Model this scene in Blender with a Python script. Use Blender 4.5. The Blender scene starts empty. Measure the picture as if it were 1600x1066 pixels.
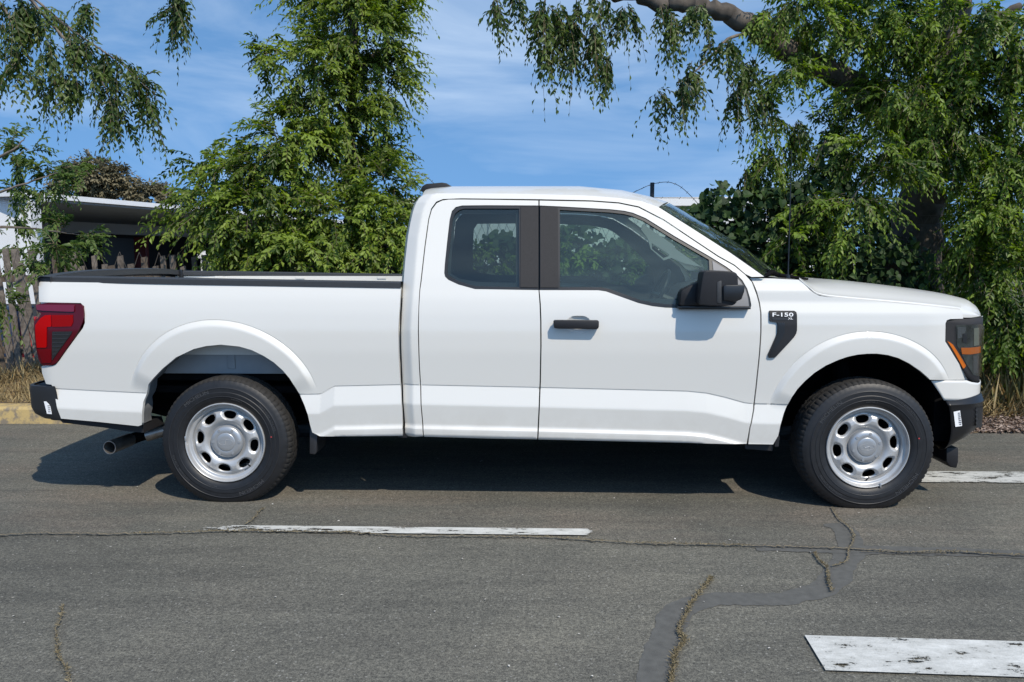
import bpy, bmesh, math, random
import numpy as np
from mathutils import Vector, Matrix
from mathutils.geometry import delaunay_2d_cdt

random.seed(7); rng = np.random.default_rng(7)
PI = math.pi
scene = bpy.context.scene
C = scene.collection

# ------------------------------------------------------------------ camera
FPX = 1250.0; PSI = math.radians(1.5); PHI = math.atan(133 / FPX); DCAM = 4.52; HCAM = 1.444
cam = bpy.data.cameras.new("camera"); cam.sensor_width = 36; cam.lens = FPX / 1600 * 36
cam.clip_start = 0.05; cam.clip_end = 2000
camo = bpy.data.objects.new("camera", cam); C.objects.link(camo)
camo.location = (0, -DCAM, HCAM); camo.rotation_euler = (PI / 2 - PHI, 0, PSI)
scene.camera = camo

# ------------------------------------------------------------------ sun, sky, exposure
SUN = Vector((0.50, -0.72, 1.0)).normalized()
sun = bpy.data.lights.new("sun", 'SUN'); sun.energy = 3.7; sun.angle = math.radians(0.53); sun.color = (1.0, 0.905, 0.77)
suno = bpy.data.objects.new("sun", sun); C.objects.link(suno)
suno.rotation_euler = SUN.to_track_quat('Z', 'Y').to_euler(); suno.location = (6, -9, 12)
world = bpy.data.worlds.new("World"); scene.world = world; world.use_nodes = True
nt = world.node_tree; nt.nodes.clear()
wo = nt.nodes.new('ShaderNodeOutputWorld'); bg = nt.nodes.new('ShaderNodeBackground'); sky = nt.nodes.new('ShaderNodeTexSky')
sky.sky_type = 'NISHITA'; sky.sun_disc = False; sky.sun_elevation = math.asin(SUN.z)
sky.sun_rotation = math.atan2(SUN.x, SUN.y); sky.air_density = 1.0; sky.dust_density = 0.3; sky.ozone_density = 1.0; sky.altitude = 100
bg.inputs['Strength'].default_value = 0.145
# thin cirrus wisps
tc = nt.nodes.new('ShaderNodeTexCoord'); mp = nt.nodes.new('ShaderNodeMapping'); mp.inputs['Scale'].default_value = (1.2, 1.2, 4.6)
mp.inputs['Rotation'].default_value = (0.0, 0.35, 0.2); mp.inputs['Location'].default_value = (0.75, 0.1, 0.62)
n1 = nt.nodes.new('ShaderNodeTexNoise'); n1.inputs['Scale'].default_value = 1.9; n1.inputs['Detail'].default_value = 7; n1.inputs['Roughness'].default_value = 0.55; n1.inputs['Distortion'].default_value = 0.5
cr = nt.nodes.new('ShaderNodeValToRGB'); cr.color_ramp.elements[0].position = 0.50; cr.color_ramp.elements[1].position = 0.74
cr.color_ramp.elements[1].color = (0.42, 0.42, 0.42, 1); cr.color_ramp.elements[0].color = (0, 0, 0, 1)
mx = nt.nodes.new('ShaderNodeMixRGB'); mx.inputs[2].default_value = (5.0, 5.9, 7.0, 1)
L = nt.links.new
sp = nt.nodes.new('ShaderNodeSeparateXYZ'); cb = nt.nodes.new('ShaderNodeCombineXYZ'); mz = nt.nodes.new('ShaderNodeMath'); mz.operation = 'MULTIPLY_ADD'; mz.inputs[1].default_value = 0.60; mz.inputs[2].default_value = 0.40
L(tc.outputs['Generated'], sp.inputs[0]); L(sp.outputs[0], cb.inputs[0]); L(sp.outputs[1], cb.inputs[1]); L(sp.outputs[2], mz.inputs[0]); L(mz.outputs[0], cb.inputs[2]); L(cb.outputs[0], sky.inputs[0])
L(tc.outputs['Generated'], mp.inputs[0]); L(mp.outputs[0], n1.inputs['Vector']); L(n1.outputs[0], cr.inputs[0])
L(cr.outputs[0], mx.inputs[0]); tn = nt.nodes.new('ShaderNodeMixRGB'); tn.blend_type = 'MULTIPLY'; tn.inputs[0].default_value = 1.0; tn.inputs[2].default_value = (0.88, 1.21, 1.34, 1)
L(sky.outputs[0], tn.inputs[1]); L(tn.outputs[0], mx.inputs[1]); L(mx.outputs[0], bg.inputs[0]); L(bg.outputs[0], wo.inputs[0])
scene.view_settings.view_transform = 'Standard'; scene.view_settings.look = 'None'
scene.view_settings.gamma = 1; scene.view_settings.exposure = 0.22; scene.view_settings.use_curve_mapping = False
scene.cycles.max_bounces = 10; scene.cycles.transparent_max_bounces = 24; scene.cycles.diffuse_bounces = 4; scene.cycles.use_denoising = True
scene.cycles.sample_clamp_indirect = 6.0
scene.cycles.caustics_reflective = False; scene.cycles.caustics_refractive = False

# ------------------------------------------------------------------ where a picture point lies in the world
_R = np.array([math.cos(PSI), math.sin(PSI), 0]); _F = np.array([-math.sin(PSI) * math.cos(PHI), math.cos(PSI) * math.cos(PHI), -math.sin(PHI)])
_U = np.cross(_R, _F); _C = np.array([0, -DCAM, HCAM])
def ray(u, v): return _F * FPX + _R * (u - 800) - _U * (v - 533)
def P(u, v, Y):
    d = ray(u, v); return _C + d * ((Y + DCAM) / d[1])
def G(u, v, z=0.0):
    d = ray(u, v); return _C + d * ((z - HCAM) / d[2])
def S(uv, dfun, it=8):
    """picture points onto the surface y = dfun(x, z)"""
    out = []
    for u, v in uv:
        y = 0.0
        for _ in range(it):
            p = P(u, v, y); yn = float(dfun(np.array([p[0]]), np.array([p[2]]))[0]); y = y + (yn - y) * 0.8
        out.append((p[0], y, p[2]))
    return np.array(out)

# ------------------------------------------------------------------ object helpers
def tag(o, label=None, cat=None, group=None, kind=None):
    if label: o['label'] = label
    if cat: o['category'] = cat
    if group: o['group'] = group
    if kind: o['kind'] = kind
    return o
def thing(name, label, cat, loc=(0, 0, 0), group=None):
    o = bpy.data.objects.new(name, None); C.objects.link(o); o.location = loc; o.empty_display_size = 0.2
    tag(o, label, cat, group); return o
def base_of(o):
    b = np.zeros(3)
    while o is not None:
        b = b + np.array(o.location); o = o.parent
    return b
def link(name, me, parent=None, loc=(0, 0, 0)):
    o = bpy.data.objects.new(name, me); C.objects.link(o); o.location = loc
    if parent is not None: o.parent = parent
    return o
def mesh(name, V, F, mat, parent=None, smooth=False, normals=None, mats=None, midx=None, sharp=None):
    """V in world coordinates; the parent's own place is taken off"""
    V = np.asarray(V, float).reshape(-1, 3)
    if parent is not None: V = V - base_of(parent)
    me = bpy.data.meshes.new(name)
    if isinstance(F, np.ndarray) and F.ndim == 2:
        n, k = F.shape
        me.vertices.add(len(V)); me.vertices.foreach_set('co', V.astype(np.float32).ravel())
        me.loops.add(n * k); me.loops.foreach_set('vertex_index', F.astype(np.int32).ravel())
        me.polygons.add(n); me.polygons.foreach_set('loop_start', np.arange(0, n * k, k, dtype=np.int32))
        me.polygons.foreach_set('loop_total', np.full(n, k, np.int32)); me.update(calc_edges=True)
    else:
        me.from_pydata([tuple(v) for v in V], [], [tuple(int(i) for i in f) for f in F]); me.update()
    if mats:
        for m in mats: me.materials.append(m)
        if midx is not None: me.polygons.foreach_set('material_index', np.asarray(midx, np.int32))
    elif mat: me.materials.append(mat)
    if smooth: me.polygons.foreach_set('use_smooth', np.ones(len(me.polygons), bool))
    if normals is not None: me.normals_split_custom_set(normals)
    elif smooth and sharp: me.set_sharp_from_angle(angle=math.radians(sharp))
    return link(name, me, parent)

class MB:
    """collects simple solids into one mesh"""
    def __init__(s): s.V = []; s.F = []
    def add(s, V, F):
        b = len(s.V); s.V += [tuple(map(float, v)) for v in V]; s.F += [tuple(b + int(i) for i in f) for f in F]; return s
    def box(s, x0, x1, y0, y1, z0, z1):
        V = [(x, y, z) for z in (z0, z1) for y in (y0, y1) for x in (x0, x1)]
        return s.add(V, [(0, 2, 3, 1), (4, 5, 7, 6), (0, 1, 5, 4), (2, 6, 7, 3), (0, 4, 6, 2), (1, 3, 7, 5)])
    def tube(s, pts, r, n=10, cap=True, sq=1.0):
        pts = [Vector(p) for p in pts]; rs = r if hasattr(r, '__len__') else [r] * len(pts)
        V = []; F = []; up = None
        for i, p in enumerate(pts):
            t = (pts[min(i + 1, len(pts) - 1)] - pts[max(i - 1, 0)]).normalized()
            if up is None: up = t.orthogonal().normalized()
            up = (up - t * up.dot(t)).normalized(); w = t.cross(up)
            for k in range(n):
                a = 2 * PI * k / n; V.append(p + (up * math.cos(a) + w * math.sin(a) * sq) * rs[i])
        for i in range(len(pts) - 1):
            for k in range(n):
                a = i * n + k; b = i * n + (k + 1) % n; F.append((a, b, b + n, a + n))
        if cap: F.append(tuple(range(n))[::-1]); F.append(tuple(range((len(pts) - 1) * n, len(pts) * n)))
        return s.add(V, F)
    def prism(s, poly, y0, y1):
        """poly = (x, z) outline, pushed through in y"""
        n = len(poly); V = [(x, y0, z) for x, z in poly] + [(x, y1, z) for x, z in poly]
        F = [tuple(range(n)), tuple(range(2 * n - 1, n - 1, -1))] + [(i, i + n, (i + 1) % n + n, (i + 1) % n) for i in range(n)]
        return s.add(V, F)
    def grid(s, rows):
        m = len(rows[0]); V = [p for r in rows for p in r]
        return s.add(V, [(i * m + j, i * m + j + 1, (i + 1) * m + j + 1, (i + 1) * m + j) for i in range(len(rows) - 1) for j in range(m - 1)])
    def build(s, name, mat, parent=None, smooth=False, sharp=35, bevel=0.0, seg=2):
        o = mesh(name, s.V, s.F, mat, parent)
        if bevel > 0 or smooth:
            bm = bmesh.new(); bm.from_mesh(o.data)
            bmesh.ops.recalc_face_normals(bm, faces=bm.faces)
            if bevel > 0:
                es = [e for e in bm.edges if len(e.link_faces) == 2 and e.calc_face_angle(0) > math.radians(25)]
                bmesh.ops.bevel(bm, geom=es, offset=bevel, segments=seg, profile=0.5, affect='EDGES', clamp_overlap=True)
            bm.to_mesh(o.data); bm.free()
            o.data.polygons.foreach_set('use_smooth', np.ones(len(o.data.polygons), bool)); o.data.set_sharp_from_angle(angle=math.radians(sharp))
        return o
def dup(o, loc, label=None, parent=None):
    r = o.copy(); C.objects.link(r); r.location = loc
    if parent is not None: r.parent = parent
    if label: r['label'] = label
    for ch in list(o.children):
        c = ch.copy(); C.objects.link(c); c.parent = r
        for g in ch.children:
            d = g.copy(); C.objects.link(d); d.parent = c
    return r

# ------------------------------------------------------------------ materials
def mat(name, col, rough=0.5, metal=0.0, coat=0.0, spec=0.5, noise=0.0, nscale=30, bump=0.0, bscale=200, coat_rough=0.03, emit=None):
    m = bpy.data.materials.new(name); m.use_nodes = True; t = m.node_tree; b = t.nodes['Principled BSDF']
    b.inputs['Base Color'].default_value = (*col, 1); b.inputs['Roughness'].default_value = rough; b.inputs['Metallic'].default_value = metal
    b.inputs['Coat Weight'].default_value = coat; b.inputs['Coat Roughness'].default_value = coat_rough; b.inputs['Specular IOR Level'].default_value = spec
    tcn = t.nodes.new('ShaderNodeTexCoord')
    n = t.nodes.new('ShaderNodeTexNoise'); n.inputs['Scale'].default_value = nscale; n.inputs['Detail'].default_value = 5
    t.links.new(tcn.outputs['Object'], n.inputs['Vector'])
    if noise > 0:
        r = t.nodes.new('ShaderNodeValToRGB'); a = 1 - noise; c = 1 + noise
        r.color_ramp.elements[0].position = 0.3; r.color_ramp.elements[1].position = 0.7
        r.color_ramp.elements[0].color = (*[min(1, x * a) for x in col], 1); r.color_ramp.elements[1].color = (*[min(1, x * c) for x in col], 1)
        t.links.new(n.outputs[0], r.inputs[0]); t.links.new(r.outputs[0], b.inputs['Base Color'])
    if bump > 0:
        n2 = t.nodes.new('ShaderNodeTexNoise'); n2.inputs['Scale'].default_value = bscale; n2.inputs['Detail'].default_value = 3
        t.links.new(tcn.outputs['Object'], n2.inputs['Vector'])
        bp = t.nodes.new('ShaderNodeBump'); bp.inputs['Strength'].default_value = bump; bp.inputs['Distance'].default_value = 0.004
        t.links.new(n2.outputs[0], bp.inputs['Height']); t.links.new(bp.outputs[0], b.inputs['Normal'])
    return m
def glass(name, tint, rough=0.0, ior=1.5, dust=0.0):
    m = bpy.data.materials.new(name); m.use_nodes = True; t = m.node_tree; t.nodes.clear()
    o = t.nodes.new('ShaderNodeOutputMaterial'); mxs = t.nodes.new('ShaderNodeMixShader'); lw = t.nodes.new('ShaderNodeLayerWeight'); lw.inputs[0].default_value = 0.5; pw = t.nodes.new('ShaderNodeMath'); pw.operation = 'POWER'; pw.inputs[1].default_value = 4.0
    fr = t.nodes.new('ShaderNodeMath'); fr.operation = 'MULTIPLY_ADD'; fr.inputs[1].default_value = 0.85; fr.inputs[2].default_value = 0.06; t.links.new(lw.outputs['Facing'], pw.inputs[0]); t.links.new(pw.outputs[0], fr.inputs[0])
    tr = t.nodes.new('ShaderNodeBsdfTransparent'); tr.inputs[0].default_value = (*tint, 1)
    gl = t.nodes.new('ShaderNodeBsdfGlossy'); gl.inputs['Roughness'].default_value = rough; gl.inputs[0].default_value = (0.95, 0.95, 0.95, 1)
    t.links.new(fr.outputs[0], mxs.inputs[0]); t.links.new(tr.outputs[0], mxs.inputs[1]); t.links.new(gl.outputs[0], mxs.inputs[2])
    last = mxs
    if dust > 0:
        df = t.nodes.new('ShaderNodeBsdfDiffuse'); df.inputs[0].default_value = (0.42, 0.56, 0.50, 1)  # pale green haze of the panes, painted in as a diffuse layer
        tcn = t.nodes.new('ShaderNodeTexCoord'); mp_ = t.nodes.new('ShaderNodeMapping'); mp_.inputs['Scale'].default_value = (1.2, 1, 5)
        n = t.nodes.new('ShaderNodeTexNoise'); n.inputs['Scale'].default_value = 2.2; n.inputs['Detail'].default_value = 6
        mm = t.nodes.new('ShaderNodeMath'); mm.operation = 'MULTIPLY'; mm.inputs[1].default_value = dust
        t.links.new(tcn.outputs['Object'], mp_.inputs[0]); t.links.new(mp_.outputs[0], n.inputs['Vector']); t.links.new(n.outputs[0], mm.inputs[0])
        m2 = t.nodes.new('ShaderNodeMixShader'); t.links.new(mm.outputs[0], m2.inputs[0]); t.links.new(mxs.outputs[0], m2.inputs[1]); t.links.new(df.outputs[0], m2.inputs[2]); last = m2
    t.links.new(last.outputs[0], o.inputs[0]); return m
M = dict(
    paint=mat('white_paint', (0.668, 0.655, 0.612), 0.42, coat=0.65, coat_rough=0.04),
    plastic=mat('black_plastic', (0.016, 0.016, 0.018), 0.52, spec=0.35, bump=0.12, bscale=500),
    textured=mat('grained_plastic', (0.030, 0.029, 0.030), 0.66, spec=0.25, noise=0.12, nscale=120, bump=0.25, bscale=600),
    satin=mat('satin_black', (0.012, 0.013, 0.015), 0.35),
    under=mat('underbody', (0.006, 0.006, 0.0065), 0.95, spec=0.1, noise=0.3, nscale=12),
    dark=mat('dark_cabin', (0.03, 0.031, 0.034), 0.8, noise=0.1, nscale=40),
    cabin=mat('cabin_trim', (0.20, 0.205, 0.20), 0.8),
    cabinlight=mat('light_cabin_trim', (0.80, 0.80, 0.77), 0.8),
    cloth=mat('seat_cloth', (0.06, 0.062, 0.066), 0.95, noise=0.2, nscale=80),
    rubber=mat('tyre_rubber', (0.011, 0.011, 0.012), 0.50, noise=0.25, nscale=25, bump=0.15, bscale=300),
    tread=mat('tread_rubber', (0.020, 0.019, 0.018), 0.8, noise=0.25, nscale=40),
    rubber2=mat('raised_rubber', (0.024, 0.024, 0.026), 0.42), letter=mat('moulded_letters', (0.060, 0.060, 0.062), 0.5),
    silver=mat('silver_wheel_paint', (0.49, 0.49, 0.485), 0.40, noise=0.08, nscale=18, metal=0.40, coat=0.15, coat_rough=0.2),
    silvercap=mat('silver_cap', (0.40, 0.41, 0.42), 0.35, metal=0.5, coat=0.3, coat_rough=0.15),
    steel=mat('exhaust_steel', (0.36, 0.34, 0.32), 0.42, metal=0.85, noise=0.3, nscale=20),
    liner=mat('grey_liner', (0.16, 0.165, 0.17), 0.7, noise=0.15, nscale=30),
    primer=mat('inner_panel', (0.30, 0.31, 0.32), 0.55, noise=0.08, nscale=8),
    red=mat('tail_red', (0.38, 0.002, 0.002), 0.3, spec=0.10), reddark=mat('tail_dark_red', (0.075, 0.002, 0.007), 0.2, coat=0.15, spec=0.3),
    smoke=mat('smoked_lens', (0.012, 0.014, 0.017), 0.15, coat=1.0), amber=mat('amber_lens', (0.55, 0.13, 0.008), 0.2, coat=0.3), lampinner=mat('lamp_inner', (0.085, 0.10, 0.095), 0.16, metal=0.55, noise=0.6, nscale=14),
    lampin=mat('lamp_reflector', (0.30, 0.32, 0.33), 0.15, metal=0.9),
    white=mat('white_print', (0.80, 0.80, 0.80), 0.5), ink=mat('grey_ink', (0.12, 0.12, 0.13), 0.7),
    reddot=mat('red_dot', (0.45, 0.05, 0.05), 0.6),
    rail=mat('rail_cap', (0.035, 0.037, 0.040), 0.55, noise=0.08, nscale=60, bump=0.15, bscale=500),
    gl=glass('tinted_side_glass', (0.56, 0.68, 0.62), dust=0.10), glr=glass('privacy_rear_glass', (0.50, 0.59, 0.57), dust=0.05),
    ws=glass('windscreen_glass', (0.62, 0.70, 0.68), dust=0.04), clear=glass('lamp_cover', (0.80, 0.82, 0.83)),
)

def dusty(m, col, z0, z1, amt, dust=(0.36, 0.31, 0.25)):
    """road dirt settled on the lower body, in a ragged film"""
    t = m.node_tree; b = t.nodes['Principled BSDF']; N = t.nodes.new; K = t.links.new
    tc = N('ShaderNodeTexCoord'); sp = N('ShaderNodeSeparateXYZ'); K(tc.outputs['Object'], sp.inputs[0]); mr = N('ShaderNodeMapRange'); mr.inputs[1].default_value = z1; mr.inputs[2].default_value = z0; K(sp.outputs[2], mr.inputs[0])
    n = N('ShaderNodeTexNoise'); n.inputs['Scale'].default_value = 5; n.inputs['Detail'].default_value = 9; n.inputs['Roughness'].default_value = 0.7; K(tc.outputs['Object'], n.inputs['Vector'])
    r = N('ShaderNodeMapRange'); r.inputs[1].default_value = 0.35; r.inputs[2].default_value = 0.75; K(n.outputs[0], r.inputs[0])
    a1 = N('ShaderNodeMath'); a1.operation = 'MULTIPLY'; K(mr.outputs[0], a1.inputs[0]); K(r.outputs[0], a1.inputs[1]); a2 = N('ShaderNodeMath'); a2.operation = 'MULTIPLY'; a2.inputs[1].default_value = amt; K(a1.outputs[0], a2.inputs[0])
    mx = N('ShaderNodeMixRGB'); mx.inputs[1].default_value = (*col, 1); mx.inputs[2].default_value = (*dust, 1); K(a2.outputs[0], mx.inputs[0]); K(mx.outputs[0], b.inputs['Base Color'])
    n2 = N('ShaderNodeTexNoise'); n2.inputs['Scale'].default_value = 3.0; n2.inputs['Detail'].default_value = 2; K(tc.outputs['Object'], n2.inputs['Vector']); bp = N('ShaderNodeBump'); bp.inputs['Strength'].default_value = 0.10; bp.inputs['Distance'].default_value = 0.006; K(n2.outputs[0], bp.inputs['Height']); K(bp.outputs[0], b.inputs['Coat Normal'])
dusty(M['paint'], (0.668, 0.655, 0.612), 0.36, 0.62, 0.40)
# ================================================================== the pickup truck
YC = 0.985                                   # the truck's centre line
truck = thing('pickup_truck', 'white extended-cab pickup truck parked side-on along the kerb', 'pickup truck', (0, YC, 0))

def gsm(xs, ys, sig=0.006, n=2400):
    """a piecewise line with softened corners"""
    g = np.linspace(xs[0] - 0.1, xs[-1] + 0.1, n); v = np.interp(g, xs, ys); st = g[1] - g[0]
    k = np.exp(-0.5 * (np.arange(-60, 61) * st / sig) ** 2) if sig / st < 20 else np.exp(-0.5 * (np.arange(-int(3 * sig / st), int(3 * sig / st) + 1) * st / sig) ** 2)
    k /= k.sum(); h = len(k) // 2; vp = np.pad(v, h, mode='edge'); v2 = np.convolve(vp, k, mode='valid')
    return lambda q: np.interp(q, g, v2)
def sstep(a, b, x):
    t = np.clip((x - a) / (b - a), 0, 1); return t * t * (3 - 2 * t)
def px_line(pts, Y=0.0):
    a = np.array([P(u, v, Y) for u, v in pts]); return a[:, 0], a[:, 2]
cx_, cz_ = px_line([(60, 607), (84, 608), (150, 611.5), (224, 615), (480, 617), (499, 616.5), (521, 604), (627, 601.5), (657, 602), (842, 606),
                    (1040, 611), (1075, 612), (1105, 615), (1135, 622), (1165, 630.5), (1180, 632), (1229, 633), (1500, 640)])
up_ = gsm([0.35, 0.60, 0.75, 0.90, 1.02, 1.12, 1.20, 1.265, 1.32, 1.80, 1.835, 1.86, 1.875],
          [0.030, 0.024, 0.012, 0.001, 0.000, 0.010, 0.026, 0.048, 0.066, 0.255, 0.285, 0.335, 0.40], 0.022)
low_ = gsm([-0.36, -0.325, -0.305, -0.29, -0.264, -0.252, -0.236, -0.228, -0.115, -0.106, -0.0060, -0.0016, 0.0, 0.1],
           [0.06, 0.02, -0.010, -0.024, -0.026, -0.026, -0.014, -0.013, -0.023, -0.022, 0.004, 0.0048, 0.0, 0.0], 0.0009, 12000)
fend_ = gsm([0.9, 1.06, 1.12, 1.185, 1.19, 1.245, 1.262, 1.285, 1.31, 1.34],
            [0.0, 0.003, 0.010, 0.031, 0.032, 0.037, 0.043, 0.060, 0.10, 0.15], 0.006)

def arch(center, crease):
    c = P(*center, 0.0); pts = np.array([P(u, v, 0.0) for u, v in crease])
    th = np.arctan2(pts[:, 2] - c[2], pts[:, 0] - c[0]); r = np.hypot(pts[:, 0] - c[0], pts[:, 2] - c[2])
    o = np.argsort(th); th = th[o]; r = r[o]
    # smooth the radius with a low-order fit so the crease runs as one clean curve
    co = np.polyfit(th, r, 5)
    def f(x, z):
        a = np.arctan2(z - c[2], x - c[0]); R_ = np.polyval(co, np.clip(a, th[0], th[-1])); d = R_ - np.hypot(x - c[0], z - c[2])
        amt = sstep(th[0] - 0.10, th[0] + 0.14, a) * (1 - sstep(th[-1] - 0.14, th[-1] + 0.10, a))
        return (0.0022 * np.exp(-((d + 0.001) / 0.0022) ** 2) - 0.018 * sstep(-0.002, 0.036, d) ** 0.8) * amt
    def lines():
        out = []
        for off in (-0.007, -0.0035, -0.001, 0.0015, 0.004, 0.009, 0.016, 0.024, 0.032, 0.040):
            t = np.linspace(th[0] - 0.1, th[-1] + 0.1, int((th[-1] - th[0]) * 0.6 / 0.010)); R_ = np.polyval(co, np.clip(t, th[0], th[-1])) - off
            out.append(np.stack([c[0] + R_ * np.cos(t), c[2] + R_ * np.sin(t)], 1))
        return np.concatenate(out)
    f.lines = lines(); return f
AR_CREASE = [(203, 594), (211, 576), (220, 563.6), (236.5, 537.5), (261, 518), (291.5, 507), (341, 503.4), (379.5, 507), (412.5, 518), (448, 543), (473, 570.5), (489.5, 598)]
AF_CREASE = [(1205, 625), (1213, 611), (1235, 577.6), (1254, 555), (1280, 538), (1310, 527), (1338, 521), (1360, 519.4), (1380, 520), (1403, 523.6), (1433.5, 537), (1456.6, 554.8), (1474.5, 572.6), (1487, 592)]
arch_r = arch((351, 660), AR_CREASE); arch_f = arch((1350, 668), AF_CREASE)
def prof(x, z):
    zc = np.interp(x, cx_, cz_); return up_(np.maximum(z, zc)) + low_(np.minimum(z - zc, 0.0))
XR = P(60.5, 500, 0.03)[0]
def d_bed(x, z):
    k = np.maximum(XR + 0.075 - x, 0); return prof(x, z) + 2.6 * k * k + arch_r(x, z)
_cab = [(634, 681), (629.5, 595), (627, 516), (630, 447), (637.5, 370), (645, 332.5), (651, 316), (660, 305.5), (667.5, 302)]
_ce = np.array([P(u, v, 0.03 if v > 440 else 0.03 + (440 - v) * 0.0018) for u, v in _cab]); _ce = _ce[np.argsort(_ce[:, 2])]
def xcab(z): return np.interp(z, _ce[:, 2], _ce[:, 0])
def d_cab(x, z):
    k = np.maximum(xcab(z) + 0.062 - x, 0); return prof(x, z) + 0.62 * (np.sqrt(k * k + 0.008 ** 2) - 0.008)
def d_fen(x, z):
    zc = np.interp(x, cx_, cz_); k = np.maximum(x - 2.18, 0)
    w_ = sstep(0.86, 1.02, z); up = fend_(z) * w_ + up_(z) * (1 - w_); upc = up_(zc)
    base = np.where(z > zc, up, upc + low_(z - zc))
    return base + 0.9 * k * k + arch_f(x, z)

def _lines(x0, x1, ws):
    x = np.arange(x0, x1, 0.012); return np.concatenate([np.stack([x, np.interp(x, cx_, cz_) + w], 1) for w in ws])
_fw = (0.004, 0.0008, -0.001, -0.003, -0.0052, -0.0075, -0.011, -0.101, -0.1065, -0.111, -0.116, -0.122, -0.223, -0.229, -0.235, -0.2405, -0.246, -0.251, -0.256, -0.262, -0.268, -0.279, -0.290, -0.299)
_body = _lines(-2.95, 2.0, _fw)
_sh = np.concatenate([np.stack([np.arange(1.4, 2.5, 0.012), np.full(92, z)], 1) for z in (1.172, 1.179, 1.185, 1.191, 1.198, 1.238, 1.245, 1.251, 1.257, 1.263, 1.270, 1.280, 1.290, 1.300)])
FEATS = {'d_bed': np.concatenate([_body, arch_r.lines]), 'd_cab': _body, 'd_fen': np.concatenate([_body, arch_f.lines, _sh])}
def inside(px, pz, poly):
    x0, z0 = poly[:, 0], poly[:, 1]; x1, z1 = np.roll(x0, -1), np.roll(z0, -1); r = np.zeros(len(px), bool)
    for a, b, c, d in zip(x0, z0, x1, z1):
        if b == d: continue
        m = ((b > pz) != (d > pz)) & (px < (c - a) * (pz - b) / (d - b) + a); r ^= m
    return r
def chaikin(pts, keep=None, it=2):
    """rounds the corners of a closed outline; points flagged with a third value keep sharp"""
    pts = [tuple(p) for p in pts]
    for _ in range(it):
        out = []; n = len(pts)
        for i in range(n):
            a = pts[i]; b = pts[(i + 1) % n]
            sa = len(a) > 2; sb = len(b) > 2
            if sa: out.append(a)
            else: out.append((a[0] * 0.75 + b[0] * 0.25, a[1] * 0.75 + b[1] * 0.25))
            if not sb: out.append((a[0] * 0.25 + b[0] * 0.75, a[1] * 0.25 + b[1] * 0.75))
        pts = out
    return [p[:2] for p in pts]
def resample(loop, step):
    out = []; n = len(loop)
    for i in range(n):
        a = loop[i]; b = loop[(i + 1) % n]; m = max(1, int(np.ceil(np.linalg.norm(b - a) / step)))
        for k in range(m): out.append(a + (b - a) * k / m)
    return np.array(out)
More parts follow.
